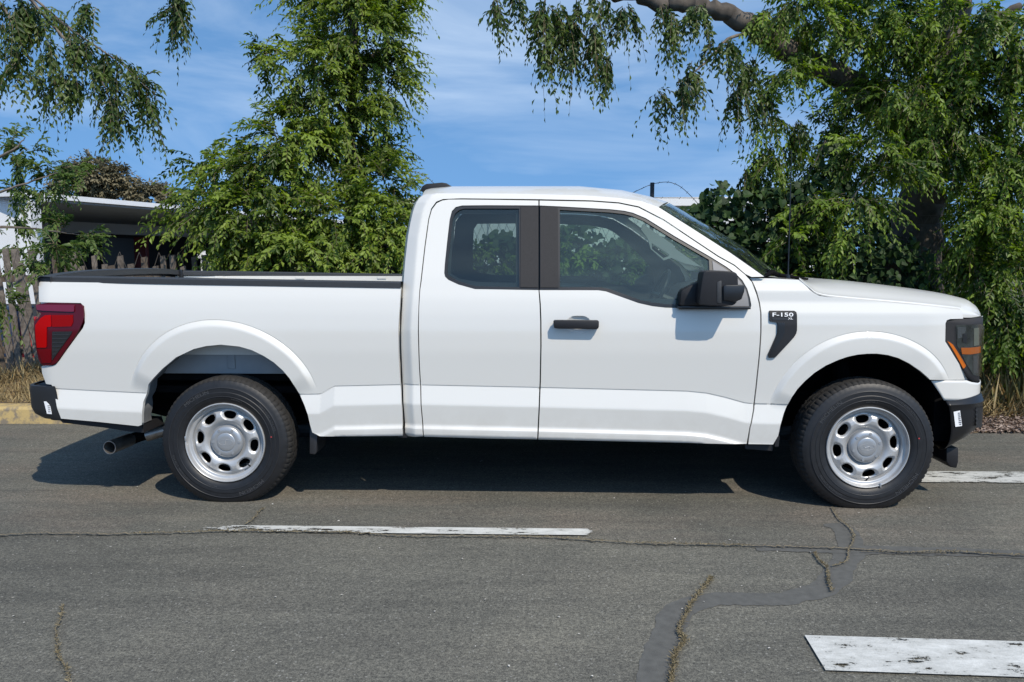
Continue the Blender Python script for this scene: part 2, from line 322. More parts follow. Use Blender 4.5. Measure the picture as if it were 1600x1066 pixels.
def sheet(loop, holes, dfun, step=0.016, flange=0.025, hflange=None, off=0.0):
    """a skin y = dfun(x, z) + off inside an outline in (x, z), with turned-in edges; returns V, F, N"""
    f = lambda x, z: dfun(x, z) + off
    loops = [resample(np.asarray(loop), step)] + [resample(np.asarray(h), step) for h in holes]
    pts = np.concatenate(loops); edges = []; b = 0
    for l in loops:
        edges += [(b + i, b + (i + 1) % len(l)) for i in range(len(l))]; b += len(l)
    x0, z0 = pts.min(0); x1, z1 = pts.max(0)
    gx, gz = np.meshgrid(np.arange(x0 + step / 2, x1, step), np.arange(z0 + step / 2, z1, step * 0.85)); gx = gx.copy(); gx[1::2] += step / 2
    gx = gx.ravel(); gz = gz.ravel(); ok = inside(gx, gz, loops[0])
    for l in loops[1:]: ok &= ~inside(gx, gz, l)
    gx = gx[ok]; gz = gz[ok]; near = np.zeros(len(gx), bool)
    ft = FEATS.get(getattr(dfun, '__name__', ''), None) if step < 0.02 and off == 0.0 else None
    if ft is not None and len(gx) > 400:
        m = inside(ft[:, 0], ft[:, 1], loops[0])
        for l in loops[1:]: m &= ~inside(ft[:, 0], ft[:, 1], l)
        ft = ft[m]; d2 = np.array([((pts - p) ** 2).sum(1).min() for p in ft]); ft = ft[d2 > 0.004 ** 2]
        kk = np.unique(np.round(ft / 0.0018), axis=0, return_index=True)[1]; ft = ft[kk]; pts = np.concatenate([pts, ft])
    for s in range(0, len(gx), 4000):
        d2 = (gx[s:s + 4000, None] - pts[None, :, 0]) ** 2 + (gz[s:s + 4000, None] - pts[None, :, 1]) ** 2
        near[s:s + 4000] = d2.min(1) < (0.45 * step) ** 2
    g = np.stack([gx[~near], gz[~near]], 1); allp = np.concatenate([pts, g])
    r = delaunay_2d_cdt([Vector(p) for p in allp], edges, [], 0, 1e-7)
    vo = np.array([(v.x, v.y) for v in r[0]]); tr = np.array([t for t in r[2] if len(t) == 3]); cen = vo[tr].mean(1)
    ok = inside(cen[:, 0], cen[:, 1], loops[0])
    for l in loops[1:]: ok &= ~inside(cen[:, 0], cen[:, 1], l)
    tr = tr[ok]
    def nrm(x, z):
        e = 0.0012; dx = (f(x + e, z) - f(x - e, z)) / (2 * e); dz = (f(x, z + e) - f(x, z - e)) / (2 * e)
        n = np.stack([dx, -np.ones_like(dx), dz], 1); return n / np.linalg.norm(n, axis=1)[:, None]
    V = np.stack([vo[:, 0], f(vo[:, 0], vo[:, 1]), vo[:, 1]], 1); N = nrm(vo[:, 0], vo[:, 1])
    g3 = np.cross(V[tr[:, 1]] - V[tr[:, 0]], V[tr[:, 2]] - V[tr[:, 0]]); fl = g3[:, 1] > 0; tr[fl] = tr[fl][:, ::-1]
    F = [tuple(t) for t in tr]; Vs = [V]; Ns = [N]; b = len(V)
    for li, l in enumerate(loops):
        fw = flange if li == 0 else (hflange if hflange is not None else flange)
        if fw <= 0: continue
        y = f(l[:, 0], l[:, 1]); e = np.roll(l, -1, 0) - np.roll(l, 1, 0); nn = np.stack([e[:, 1], np.zeros(len(l)), -e[:, 0]], 1); nn /= np.linalg.norm(nn, axis=1)[:, None] + 1e-9
        t = l + nn[:, [0, 2]] * 0.001; ins = inside(t[:, 0], t[:, 1], loops[0])
        for h in loops[1:]: ins &= ~inside(t[:, 0], t[:, 1], h)
        nn[ins] *= -1
        A = np.stack([l[:, 0], y, l[:, 1]], 1); B = A.copy(); B[:, 1] += fw; n = len(l)
        Vs += [A, B]; Ns += [nn, nn]
        for i in range(n):
            j = (i + 1) % n; q = [b + i, b + j, b + n + j, b + n + i]
            gn = np.cross(A[j] - A[i], B[i] - A[i])
            if gn @ nn[i] < 0: q = q[::-1]
            F.append(tuple(q))
        b += 2 * n
    return np.concatenate(Vs), F, np.concatenate(Ns)
def put(name, vfn, mt, parent=truck, mirror=False, far_label=None):
    V, F, N = vfn
    def mk(V, F, N): return mesh(name, V, F, mt, parent, smooth=True, normals=[tuple(N[i]) for f in F for i in f])
    a = mk(V, F, N)
    if not mirror: return a
    V2 = V.copy(); V2[:, 1] = 2 * YC - V2[:, 1]; N2 = N.copy(); N2[:, 1] *= -1
    return a, mk(V2, [tuple(f[::-1]) for f in F], N2)
def xz(px, dfun): return S([p[:2] for p in px], dfun)[:, [0, 2]]

# ---- bed side
AR_OPEN = [(221.5, 664), (221.8, 645), (224, 628), (232, 600.5), (242, 588.5), (254, 576), (275, 558.5), (302.5, 545.5), (322, 540.8), (345, 538.6), (374, 541.6), (393, 547), (412.5, 556.5), (428, 566.5), (442, 579), (453, 592), (462, 606), (470, 620), (476, 634), (481, 648), (484.5, 664)]
o_bed = [(60.5, 440.3), (61.2, 472.2), (126, 473.6), (131.5, 478.5), (132.6, 490), (132.6, 505), (129.5, 513), (92.5, 564), (87.5, 569.5), (82, 571.8), (64.8, 572.4), (65.8, 583), (72, 600), (80.5, 601.2), (84, 607.6), (95.5, 654.2), (150, 659), (216, 666)] + AR_OPEN + [(488, 676), (499, 681.6), (560, 681.8), (629.3, 681.2), (628, 640), (625.4, 597), (623, 560), (622.3, 516), (624.5, 480), (626.4, 449.6), (420, 446.2), (220, 442.6)]
SB = sheet(xz(o_bed, d_bed), [], d_bed, 0.015); put('bed_side', SB, M['paint'], mirror=True)

# ---- cab side (roof rail, pillars) with the two door openings cut out
g = 0.6
o_cab = [(634.3, 681.4), (633, 660), (629.6, 600), (627, 540), (627, 516), (628.6, 480), (630.2, 447), (633.5, 405), (637.5, 370), (641, 350), (645, 332.5), (647.8, 323), (651, 316), (655, 309.8), (660, 305.8), (667.5, 303.2), (700, 302.2), (800, 302.6), (910, 305.2), (967, 309.5), (1003, 314.6), (1029, 323.8), (1060, 343.4), (1094, 365), (1140.7, 395), (1194, 432.4), (1174.4, 432.8), (1164.8, 428.2),
         (1148, 413.8), (1122.4, 399.6), (1080, 371.4), (1037.6, 343), (998.2, 322.6), (967, 316.2), (924.5, 313.2), (843, 311.4), (720, 310), (692, 311.2), (681.5, 315.2), (673.6, 326), (669, 343), (663.2, 385), (657, 440), (655.3, 453), (652.8, 516.5), (654.6, 575.6), (657.2, 634.7), (661.2, 681.8)]
put('cab_side', sheet(xz(o_cab, d_cab), [], d_cab, 0.013), M['paint'], mirror=True)

# ---- rear door
# the door skin ends at the window on the pillar side, so its outline runs round the opening
o_rd2 = [(841.4, 453.6), (742, 452), (716, 444.8), (700.5, 437.6), (695.4, 432.6), (694, 427), (695, 412), (698.5, 378.5), (702.6, 343), (706, 330), (712, 323.6), (722, 321.2), (760, 320.8), (841.2, 321.2), (841.2, 313.6), (780, 312.5), (722, 311.9), (701, 312.0), (691, 313.6), (682.5, 317.6), (675, 327.5), (670.6, 343), (664.8, 385), (658.6, 440),
         (656.6, 453), (655.0, 480), (654.4, 516.5), (656.2, 575.6), (658.8, 634.7), (663, 682.4), (760, 685.2), (839.2, 686.6), (841.4, 640), (843.2, 595), (844.2, 540), (844, 500.7), (843, 475)]
put('rear_door', sheet(xz(o_rd2, d_cab), [], d_cab, 0.014), M['paint'], mirror=True)
# ---- front door
o_fd2 = [(843.0, 453.6), (845, 475), (846, 500.7), (846.2, 540), (845.2, 595), (843.4, 640), (841.2, 686.8), (1000, 690.4), (1166.6, 693.6), (1171, 668), (1176.8, 638.8), (1180.4, 605), (1183, 580), (1185.6, 555), (1187.8, 522), (1187.8, 488.5), (1185.8, 475), (1181.8, 460), (1174.6, 441), (1164, 429.4), (1147, 415.4), (1121.6, 401.4), (1079.4, 373.2), (1037, 345), (997.8, 324.6), (966.8, 318.2), (924.5, 315.2), (843.2, 313.6),
         (843.2, 321.2), (874, 322.6), (952.6, 327), (975, 329.4), (989, 332.6), (1009, 341), (1054, 369), (1110, 401.4), (1135.6, 417.2), (1150, 428), (1160, 438), (1167.5, 451), (1172, 466), (1174, 477), (1172.5, 482.4), (1165, 483.4), (1100, 482.4), (1040, 481), (1020, 478.8), (997.6, 473.8), (947, 455.6), (935, 453.8), (900, 453.6)]
CUP = [(904 + 19 * math.copysign(abs(math.cos(a)) ** 0.6, math.cos(a)), 507.5 + 14 * math.copysign(abs(math.sin(a)) ** 0.7, math.sin(a))) for a in np.linspace(0, 2 * PI, 28, endpoint=False)]
put('front_door', sheet(xz(o_fd2, d_cab), [xz(CUP, d_cab)], d_cab, 0.014, 0.025, 0.002), M['paint'], mirror=True)
_cc = P(904, 507.5, 0.0); _cw, _ch = 19 * 0.00365, 14 * 0.00365
def d_cup(x, z):
    q = np.clip((np.abs((x - _cc[0]) / _cw) ** 2.6 + np.abs((z - _cc[2]) / _ch) ** 2.6), 0, 1); return d_cab(x, z) + 0.020 * (1 - q ** 1.5)
put('handle_cup', sheet(xz(CUP, d_cab), [], d_cup, 0.008, 0.0), M['paint'], mirror=True)

# ---- window frames, pillar claddings, panes
R_OUT = [(841.2, 321.6), (722, 321.6), (712.4, 324), (706.4, 330.4), (703, 343), (699, 378.5), (695.4, 412), (694.4, 427), (695.8, 432.2), (700.8, 437.2), (716, 444.4), (742, 451.6), (841.4, 453.2)]
R_IN = [(811, 326), (726, 326), (718, 328), (711, 333.5), (707, 343), (703, 378.5), (699.4, 412), (698.4, 425), (700, 429.6), (704, 433.4), (718, 440), (743, 447.4), (811, 449)]
put('window_frame', sheet(xz(R_OUT[:1] + R_OUT[1:], d_cab), [xz(R_IN, d_cab)], d_cab, 0.014, 0.012, off=0.005), M['satin'], mirror=True)
put('pillar_cladding', sheet(xz([(813.5, 322.4), (840.6, 322.6), (840.8, 449.4), (813, 449.2)], d_cab), [], d_cab, 0.014, 0.012, off=-0.001), M['textured'], mirror=True)
put('side_window', sheet(xz([(709, 328), (811.6, 325.6), (811.6, 449.4), (743, 447.8), (718, 440.4), (700, 430), (698, 420), (703, 378)], d_cab), [], d_cab, 0.02, 0, off=0.013), M['glr'], mirror=True)
F_OUT = [(843.4, 321.6), (874, 323.0), (952.6, 327.4), (975, 329.8), (989, 333), (1009, 341.4), (1054, 369.4), (1110, 401.8), (1135.6, 417.6), (1149.6, 428.4), (1159.6, 438.4), (1167, 451.2), (1171.6, 466), (1173.4, 476.6), (1172, 481.8), (1165, 482.8), (1100, 481.8), (1040, 480.4), (1020, 478.2), (997.6, 473.2), (947, 455), (935, 453.2), (843.4, 453.0)]
F_IN = [(875, 328), (952, 332), (974, 334.4), (987, 337.4), (1006.5, 345.6), (1051, 373.4), (1108, 406), (1109, 428), (1109, 476.5), (1042, 475.6), (1021, 473.2), (999.4, 468.6), (950, 450.8), (936, 448.8), (875, 448.8)]
put('window_frame', sheet(xz(F_OUT, d_cab), [xz(F_IN, d_cab)], d_cab, 0.014, 0.012, off=0.005), M['satin'], mirror=True)
put('pillar_cladding', sheet(xz([(844, 322.4), (871.6, 323.4), (872.6, 449.6), (844.2, 449.4)], d_cab), [], d_cab, 0.014, 0.012, off=-0.001), M['textured'], mirror=True)
put('side_window', sheet(xz([(874.4, 327), (952, 331), (987, 336.4), (1006.5, 344.6), (1051, 372.4), (1109.6, 405.4), (1110, 477), (1042, 476.2), (1021, 474), (999.4, 469.2), (950, 451.4), (936, 449.4), (874.4, 449.4)], d_cab), [], d_cab, 0.02, 0, off=0.013), M['gl'], mirror=True)
put('sail_panel', sheet(xz([(1113, 407.5), (1134, 420.5), (1148, 431), (1158, 441), (1165, 453), (1169, 467), (1170.4, 478.6), (1120, 478)], d_cab), [], d_cab, 0.014, 0.012, off=0.001), mat('sail_grey', (0.20, 0.20, 0.205), 0.5, bump=0.1, bscale=500), mirror=True)

# ---- front fender
AF_OPEN = [(1216, 681), (1219.5, 664), (1224, 648), (1229.5, 634), (1237, 621), (1246, 608), (1258, 595.2), (1272.6, 582.6), (1290, 571.4), (1310, 562.4), (1325, 557.4), (1340, 554.2), (1355, 552.8), (1370, 552.6), (1387, 554.8), (1404, 559.6), (1421, 568), (1437.7, 579.4), (1450, 590)]
o_fen = [(1169.4, 694), (1172.8, 668), (1178.8, 638.8), (1182.4, 605), (1185, 580), (1187.6, 555), (1189.8, 522), (1189.8, 488.5), (1187.6, 473), (1183.4, 458), (1179, 446), (1175.6, 439.8), (1172.5, 434.4), (1210, 435.4), (1247.6, 437.4), (1264.4, 452.4), (1272, 458), (1280, 462.2), (1292, 464.2), (1320, 466.6), (1380, 472.2), (1433, 477.0), (1480, 482.2), (1503, 484.9),
         (1505, 498.0), (1484.5, 498.6), (1479.4, 500.6), (1477.3, 505.5), (1476.9, 533.7), (1490, 555), (1505, 580), (1512, 593.4), (1453, 593.4)][:]
o_fen = o_fen + AF_OPEN[::-1] + [(1208, 694.6)]
put('front_fender', sheet(xz(o_fen, d_fen), [], d_fen, 0.015), M['paint'], mirror=True)

def grid_part(name, rows, mt, parent=truck, mirror=False, smooth=True, thick=0.0):
    rows = [[np.array(p, float) for p in r] for r in rows]
    def mk(rows):
        mb = MB(); mb.grid(rows); o = mesh(name, mb.V, mb.F, mt, parent, smooth=smooth, sharp=50)
        bm = bmesh.new(); bm.from_mesh(o.data); bmesh.ops.recalc_face_normals(bm, faces=bm.faces); bm.to_mesh(o.data); bm.free()
        if smooth:
            o.data.polygons.foreach_set('use_smooth', np.ones(len(o.data.polygons), bool))
        if thick:
            md = o.modifiers.new('thickness', 'SOLIDIFY'); md.thickness = thick; md.offset = 0
        return o
    a = mk(rows)
    if mirror:
        mk([[np.array((p[0], 2 * YC - p[1], p[2])) for p in r] for r in rows])
    return a
def spline(pts, n):
    """Catmull-Rom through 3D points"""
    p = np.array(pts, float); p = np.concatenate([[2 * p[0] - p[1]], p, [2 * p[-1] - p[-2]]]); out = []
    for t in np.linspace(0, len(pts) - 1 - 1e-9, n):
        i = int(t); f = t - i; a, b, c, d = p[i:i + 4]
        out.append(0.5 * ((2 * b) + (c - a) * f + (2 * a - 5 * b + 4 * c - d) * f * f + (3 * b - a - 3 * c + d) * f ** 3))
    return np.array(out)

# ---- roof
er = S([(660, 305.8), (667.5, 303.2), (700, 302.2), (800, 302.6), (910, 305.2), (967, 309.5), (1003, 314.6), (1029, 323.8)], d_cab)
rows = []
for i, e in enumerate(er):
    top = 1.897 - 0.0 * i; fr = max(0, (e[0] - er[4][0]) / (er[-1][0] - er[4][0])); bk = max(0, (er[2][0] - e[0]) / (er[2][0] - er[0][0]))
    zc = 1.893 - 0.106 * fr ** 1.9 - 0.018 * bk ** 2; xc = e[0] + 0.155 * fr - 0.015 * bk
    row = []
    for t in np.linspace(0, 2, 33):
        s = t if t <= 1 else 2 - t; w = 1 - (1 - s) ** 3.2
        y = e[1] + (YC - e[1]) * s if t <= 1 else 2 * YC - (e[1] + (YC - e[1]) * s)
        row.append((e[0] + (xc - e[0]) * (1 - (1 - s) ** 2), y, e[2] + (zc - e[2]) * w))
    rows.append(row)
grid_part('roof', rows, M['paint'])
# ---- cab back wall and its window
bk = S([(634.3, 681.4), (629.6, 600), (627, 516), (630.2, 447), (637.5, 370), (645, 332.5), (651, 316), (660, 305.8)], d_cab)
grid_part('cab_back', [[(e[0], e[1], e[2]), (e[0] - 0.02, e[1] + 0.05, e[2]), (e[0] - 0.03, YC, e[2]), (e[0] - 0.02, 2 * YC - e[1] - 0.05, e[2]), (e[0], 2 * YC - e[1], e[2])] for e in bk], M['paint'])
bw = lambda z: np.interp(z, [e[2] for e in bk], [e[0] for e in bk]) - 0.034
mb = MB(); mb.add([(bw(z) - k, y, z) for k in (0, 0.004) for z in (1.36, 1.70) for y in (0.45, 1.52)], [(0, 1, 3, 2), (4, 6, 7, 5), (0, 2, 6, 4), (1, 5, 7, 3), (0, 4, 5, 1), (2, 3, 7, 6)]); mb.build('back_window', M['smoke'], truck)
# ---- windscreen
wa = S([(1029, 323.8), (1060, 343.4), (1094, 365), (1140.7, 395), (1194, 432.4)], d_cab)
rows = []
for i, e in enumerate(wa):
    b = (0.155, 0.20, 0.245, 0.275, 0.26)[i]; bz = (0.063, 0.048, 0.036, 0.022, 0.02)[i]; row = []
    for t in np.linspace(0, 2, 21):
        s = t if t <= 1 else 2 - t; y = e[1] + (YC - e[1]) * s; y = y if t <= 1 else 2 * YC - y
        w = 1 - (1 - s) ** 2.0; row.append((e[0] + b * w + 0.008 * min(1, s * 8), y, e[2] + bz * w))
    rows.append(row)
grid_part('windscreen', rows, M['ws'])
mb = MB(); n_ = len(wa)
for i, e in enumerate(wa[:-1]):
    f = wa[i + 1]
    mb.add([e, f, f + np.array([0.012, 0.016, 0.0]), e + np.array([0.012, 0.016, 0.0])], [(0, 1, 2, 3)])
mb.build('windscreen_seal', M['satin'], truck)

# ---- hood with its turned-down nose
ez = S([(1248.6, 437.4), (1265.4, 451.8), (1281, 461.4), (1320, 465.8), (1380, 471.4), (1433, 476.2), (1480, 481.4), (1501, 484.0)], d_fen)
_hx = [1.60, 1.9, 2.2, 2.46, 2.565, 2.65, 2.70, 2.74, 2.765]; _hz = [1.300, 1.294, 1.264, 1.229, 1.210, 1.186, 1.150, 1.102, 1.05]
def hood_row(e, x4, lift, zk=None):
    a = np.array(e, float); zt = float(np.interp(x4, _hx, _hz)); zk = a[2] + lift if zk is None else zk
    k1 = a + np.array([0.002, 0.003, (zk - a[2]) * 0.6]); k2 = np.array([a[0] + (x4 - a[0]) * 0.14, a[1] + 0.042, zk]); yb = a[1] + 0.042
    pts = [a, k1, k2]
    for t, w in ((0.12, 0.42), (0.3, 0.80), (0.55, 1.0), (0.8, 1.03), (1.0, 1.04)):
        y = yb + (YC - yb) * t; pts.append(np.array([k2[0] + (x4 - k2[0]) * (1 - (1 - min(1, t / 0.45)) ** 2) + 0.03 * max(0, t - 0.45), y, zk + (zt - zk) * min(1.0, w)]))
    half = spline(pts, 30)
    return list(half) + [np.array([p[0], 2 * YC - p[1], p[2]]) for p in half[::-1][1:]]
rows = []
for i_, e in enumerate(ez):
    if i_ >= 3: e += np.array([0, 0.003, -0.005])
for e, x4 in zip(ez, [1.62, 1.67, 1.74, 1.89, 2.12, 2.31, 2.48, 2.55]): rows.append(hood_row(e, x4, 0.012 + 0.011 * min(1, max(0, (e[0] - ez[0][0]) / 0.3))))
nose = [((1503, 491, 0.078), 2.60, 1.152), ((1505.5, 496.8, 0.085), 2.635, 1.146), ((1515, 496.4, 0.105), 2.67, 1.134), ((1524, 495.6, 0.135), 2.70, 1.120), ((1531, 494.4, 0.175), 2.728, 1.100), ((1535.4, 493.8, 0.235), 2.745, 1.082)]
for i_, (e, x4, zk) in enumerate(nose):
    pe = S([(e[0] - 3.5, e[1] - 1.0)], d_fen)[0] + np.array([0, 0.005, 0]) if i_ < 2 else P(*e)
    rows.append(hood_row(pe, x4, 0, zk))
cols = [spline(c, 44) for c in zip(*rows)]
grid_part('hood', [list(r) for r in zip(*cols)], M['paint'])
# ---- the rounded front corner: headlight, fascia, bumper follow one plan path
_np = spline([(2.20, 0.03, 0), (2.33, 0.046, 0), (2.43, 0.068, 0), (2.52, 0.108, 0), (2.595, 0.17, 0), (2.642, 0.26, 0), (2.675, 0.42, 0), (2.71, 0.68, 0), (2.725, YC, 0)], 240)[:, :2]
_nt = np.gradient(_np, axis=0); _nt /= np.linalg.norm(_nt, axis=1)[:, None]; _nn = np.stack([_nt[:, 1], -_nt[:, 0]], 1)
def nose_off(off): return _np + _nn * off
def NS(u, v, off=0.0):
    """first place on the nose path seen at a picture point: path position and world point"""
    q = nose_off(off); d = ray(u, v); X = _C[0] + d[0] * (q[:, 1] + DCAM) / d[1]; e = q[:, 0] - X
    idx = np.where((e[:-1] < 0) & (e[1:] >= 0))[0]
    i = idx[0] if len(idx) else int(np.argmax(e)); p = P(u, v, q[i, 1]); return i, np.array([q[i, 0], q[i, 1], p[2]])
def nose_grid(name, tops, bots, off, mt, n_c=26, n_r=8, to=None, mirror=True, parent=truck, endt=None, endb=None, thick=0.0):
    """a wrapped panel between an upper and a lower picture line (same length), optionally carried on to the path position `to`"""
    A = [NS(u, v, off) for u, v in tops]; B = [NS(u, v, off) for u, v in bots]
    ia = [a[0] for a in A]; za = [a[1][2] for a in A]; ib = [b[0] for b in B]; zb = [b[1][2] for b in B]
    if to is not None: ia.append(to); za.append(endt if endt is not None else za[-1]); ib.append(to); zb.append(endb if endb is not None else zb[-1])
    t = np.linspace(0, 1, n_c); k = np.linspace(0, 1, len(ia)); q = nose_off(off); rows = []
    ia, za, ib, zb = [np.interp(t, k, a) for a in (ia, za, ib, zb)]
    for r in np.linspace(0, 1, n_r):
        ii = ia * (1 - r) + ib * r; z = za * (1 - r) + zb * r
        rows.append([np.array([np.interp(i, np.arange(len(q)), q[:, 0]), np.interp(i, np.arange(len(q)), q[:, 1]), zz]) for i, zz in zip(ii, z)])
    return grid_part(name, rows, mt, parent, mirror=mirror, thick=thick)
# headlight: black housing, recess, amber parts, reflectors, clear cover
HT = [(1477.6, 501), (1484, 498.9), (1500, 498.4), (1515, 497.9), (1526, 496.4), (1534, 495)]
HB = [(1477.6, 534), (1484, 545), (1500, 571), (1512, 591.5), (1522, 597.5), (1533, 596)]
nose_grid('headlight_housing', HT, HB, 0.004, M['textured'], 30, 10, to=150, endt=1.06, endb=0.74, thick=0.004)
nose_grid('headlight_lamp', [(1495, 508.5), (1505, 508), (1520, 507.6), (1533, 507)], [(1496, 540), (1511, 570), (1521, 586), (1533, 588)], 0.009, M['lampinner'], 20, 6, to=128, endt=1.03, endb=0.77)
nose_grid('side_marker', [(1480.6, 533), (1484.5, 535), (1489.4, 538.5)], [(1505.2, 576), (1507.6, 575), (1510, 571.5)], 0.008, M['amber'], 5, 5)
nose_grid('turn_signal', [(1502, 543.5), (1515, 543.5), (1532, 541.5)], [(1503.5, 553.5), (1516, 554), (1533, 551)], 0.013, M['amber'], 10, 4, to=112)
nose_grid('reflector', [(1496.8, 511.5), (1510, 511.5)], [(1497, 530), (1508, 526)], 0.011, M['lampin'], 6, 4)
nose_grid('lamp_bowl', [(1505, 522), (1511, 521)], [(1505, 535), (1512, 536)], 0.013, M['satin'], 6, 4)
nose_grid('reflector', [(1522, 513), (1530, 512)], [(1522, 541), (1530, 539)], 0.011, mat('lamp_tube', (0.26, 0.28, 0.22), 0.2, metal=0.4), 6, 4)
nose_grid('reflector', [(1521, 556), (1530, 555)], [(1521, 584), (1530, 583)], 0.011, M['lampin'], 6, 4)
nose_grid('lens_cover', [(1494.6, 508), (1505, 507.6), (1520, 507.2), (1534, 506.4)], [(1495.4, 541), (1511, 571), (1521, 587), (1534, 588.5)], 0.017, M['clear'], 20, 6, to=128, endt=1.03, endb=0.77)
# white fascia under the lamp and the grille between the lamps
FT = [(1454.5, 594.6), (1480, 594.4), (1510, 594.4), (1518, 597.2), (1528, 598.6), (1537, 595)]
FB = [(1475.5, 625.6), (1490, 626.2), (1505, 626.4), (1517, 625.6), (1528, 623), (1538, 617.5)]
_zt = NS(1537, 595, 0.012)[1][2]; _zb = NS(1538, 617.5, 0.012)[1][2]
nose_grid('fascia', FT, FB, 0.012, M['paint'], 34, 8, to=239, endt=_zt, endb=_zb + 0.01, thick=0.004)
rows = []
for z in np.linspace(0.70, 1.07, 9):
    rows.append([(nose_off(-0.015)[i, 0], nose_off(-0.015)[i, 1], z) for i in range(140, 240, 9)] + [(2.71, YC, z)])
grid_part('grille', rows, M['under'], mirror=True)
for k in range(5):
    mb = MB(); z = 0.76 + k * 0.065
    mb.tube([(nose_off(0.0)[i, 0], nose_off(0.0)[i, 1], z) for i in range(150, 240, 8)] + [(2.725, YC, z)] + [(nose_off(0.0)[i, 0], 2 * YC - nose_off(0.0)[i, 1], z) for i in range(238, 149, -8)], 0.011, 6)
    mb.build('grille_bar', M['textured'], truck, smooth=True)
# front bumper: rows of (picture v, offset, how far the row reaches forward)
prow = [(625.8, 0.006, 1.0), (628, 0.020, 1.0), (633.4, 0.034, 1.0), (634.8, 0.030, 1.0), (645, 0.030, 1.0), (658, 0.030, 0.995), (667, 0.029, 0.975), (678, 0.024, 0.90), (688, 0.016, 0.74), (696, 0.006, 0.52), (701.5, -0.012, 0.35), (703, -0.06, 0.25)]
lefts = {625.8: 1478, 628: 1479, 633.4: 1482, 634.8: 1482.4, 645: 1484.6, 658: 1486, 667: 1486.6, 678: 1487, 688: 1487, 696: 1486.6, 701.5: 1486.4, 703: 1486}
rows = []
for v, off, kx in prow:
    i0, p0 = NS(lefts[v], v, off); q = nose_off(off); r = []
    zr = p0[2]
    for i in np.linspace(i0, 239, 40):
        x = np.interp(i, np.arange(240), q[:, 0]); y = np.interp(i, np.arange(240), q[:, 1])
        x0 = 2.36; lift = (0.045 * sstep(0, 1, (i - i0) / (239 - i0) * 2.2)) * (1 if v < 630 else 0)
        r.append(np.array([x0 + (x - x0) * kx if x > x0 else x, y, zr + lift * 0.5]))
    rows.append(r)
grid_part('front_bumper', rows, M['satin'] if False else mat('bumper_plastic', (0.013, 0.013, 0.014), 0.36, spec=0.35), mirror=True, thick=0.003)
nose_grid('fog_lamp_bezel', [(1525, 637), (1534, 636.2), (1542.5, 635)], [(1525.4, 668), (1534, 668.4), (1541, 664)], 0.034, M['satin'], 8, 5, mirror=True)
for k in range(4): nose_grid('bezel_fin', [(1524.6, 640 + k * 6.6), (1528, 640 + k * 6.6)], [(1524.6, 642.4 + k * 6.6), (1528, 642.4 + k * 6.6)], 0.038, M['rubber2'], 3, 2, mirror=False)
lb = nose_grid('paper_label', [(1490.8, 643.6), (1500.6, 641.6)], [(1493.6, 667.2), (1503.8, 665.6)], 0.036, M['white'], 5, 5, mirror=False)
for k in range(7):
    v = 645 + k * 2.9; u = 1497 + (v - 643) * 0.125
    nose_grid('label_print', [(u - (k % 2) * 0.6, v), (u + 3.0, v - 0.2)], [(u + 0.1, v + 1.5), (u + 3.0 + (k % 3) * 0.4, v + 1.4)], 0.038, M['ink'], 3, 2, mirror=False, parent=lb)
mb = MB(); a = [P(u, v, 0.24) for u, v in [(1479, 700), (1498, 700), (1497.6, 722), (1495, 731.8), (1485, 730.4), (1479, 722)]]
mb.prism([(p[0], p[2]) for p in a], 0.24, 2 * YC - 0.24); mb.build('air_dam', M['plastic'], truck, bevel=0.006)

# ---- bed: rail caps, inner walls, floor, tailgate
capz = S([(60.5, 440.3), (200, 442.3), (420, 446.2), (626.4, 449.6)], d_bed); capz = spline(capz, 24)
for side in (0, 1):
    mb = MB(); rows = []
    for p in capz:
        y0 = p[1] - 0.005; z = p[2] - 0.004
        pr = [(y0 + 0.01, z - 0.0), (y0, z), (y0, z + 0.030), (y0 + 0.012, z + 0.037), (y0 + 0.105, z + 0.037), (y0 + 0.115, z + 0.030), (y0 + 0.115, z + 0.004)]
        rows.append([np.array([p[0], y if not side else 2 * YC - y, zz]) for y, zz in pr])
    grid_part('bed_rail_cap', rows, M['rail'], smooth=False)
xf = capz[-1][0]; xr = capz[0][0]; zt = 1.285
for side in (0, 1):
    Y = lambda y: y if not side else 2 * YC - y
    mb = MB(); mb.box(xr + 0.03, xf - 0.01, min(Y(0.15), Y(0.165)), max(Y(0.15), Y(0.165)), 0.86, zt)
    for k in range(3):
        xs = xr + 0.35 + k * 0.65; mb.box(xs, xs + 0.07, min(Y(0.168), Y(0.172)), max(Y(0.168), Y(0.172)), zt - 0.02, zt)
    mb.build('bed_inner_wall', M['paint'], truck)
mb = MB(); mb.box(xr + 0.03, xf, 0.17, 1.80, 0.86, 0.88)
for k in range(12):
    y = 0.28 + k * 0.125; mb.box(xr + 0.05, xf - 0.03, y, y + 0.06, 0.881, 0.892)
mb.build('bed_floor', M['paint'], truck)
mb = MB(); mb.box(xf - 0.035, xf - 0.012, 0.06, 2 * YC - 0.06, 0.70, capz[-1][2] - 0.005); mb.build('bed_front_wall', M['paint'], truck)
mb = MB(); mb.box(xr + 0.005, xr + 0.05, 0.075, 2 * YC - 0.075, 0.72, capz[0][2] - 0.02); tgate = mb.build('tailgate', M['paint'], truck, bevel=0.01)
rows = []
for y in np.linspace(0.055, 2 * YC - 0.055, 25):
    t = (y - YC) / (YC - 0.055); zz = capz[0][2] + 0.020 + 0.030 * (1 - abs(t) ** 3); xo = xr - 0.012 + 0.02 * abs(t) ** 6
    rows.append([np.array(p) for p in [(xo, y, zz - 0.045), (xo, y, zz), (xo + 0.02, y, zz + 0.012), (xo + 0.075, y, zz + 0.008), (xo + 0.08, y, zz - 0.03)]])
grid_part('tailgate_cap', rows, M['rail'], smooth=False)
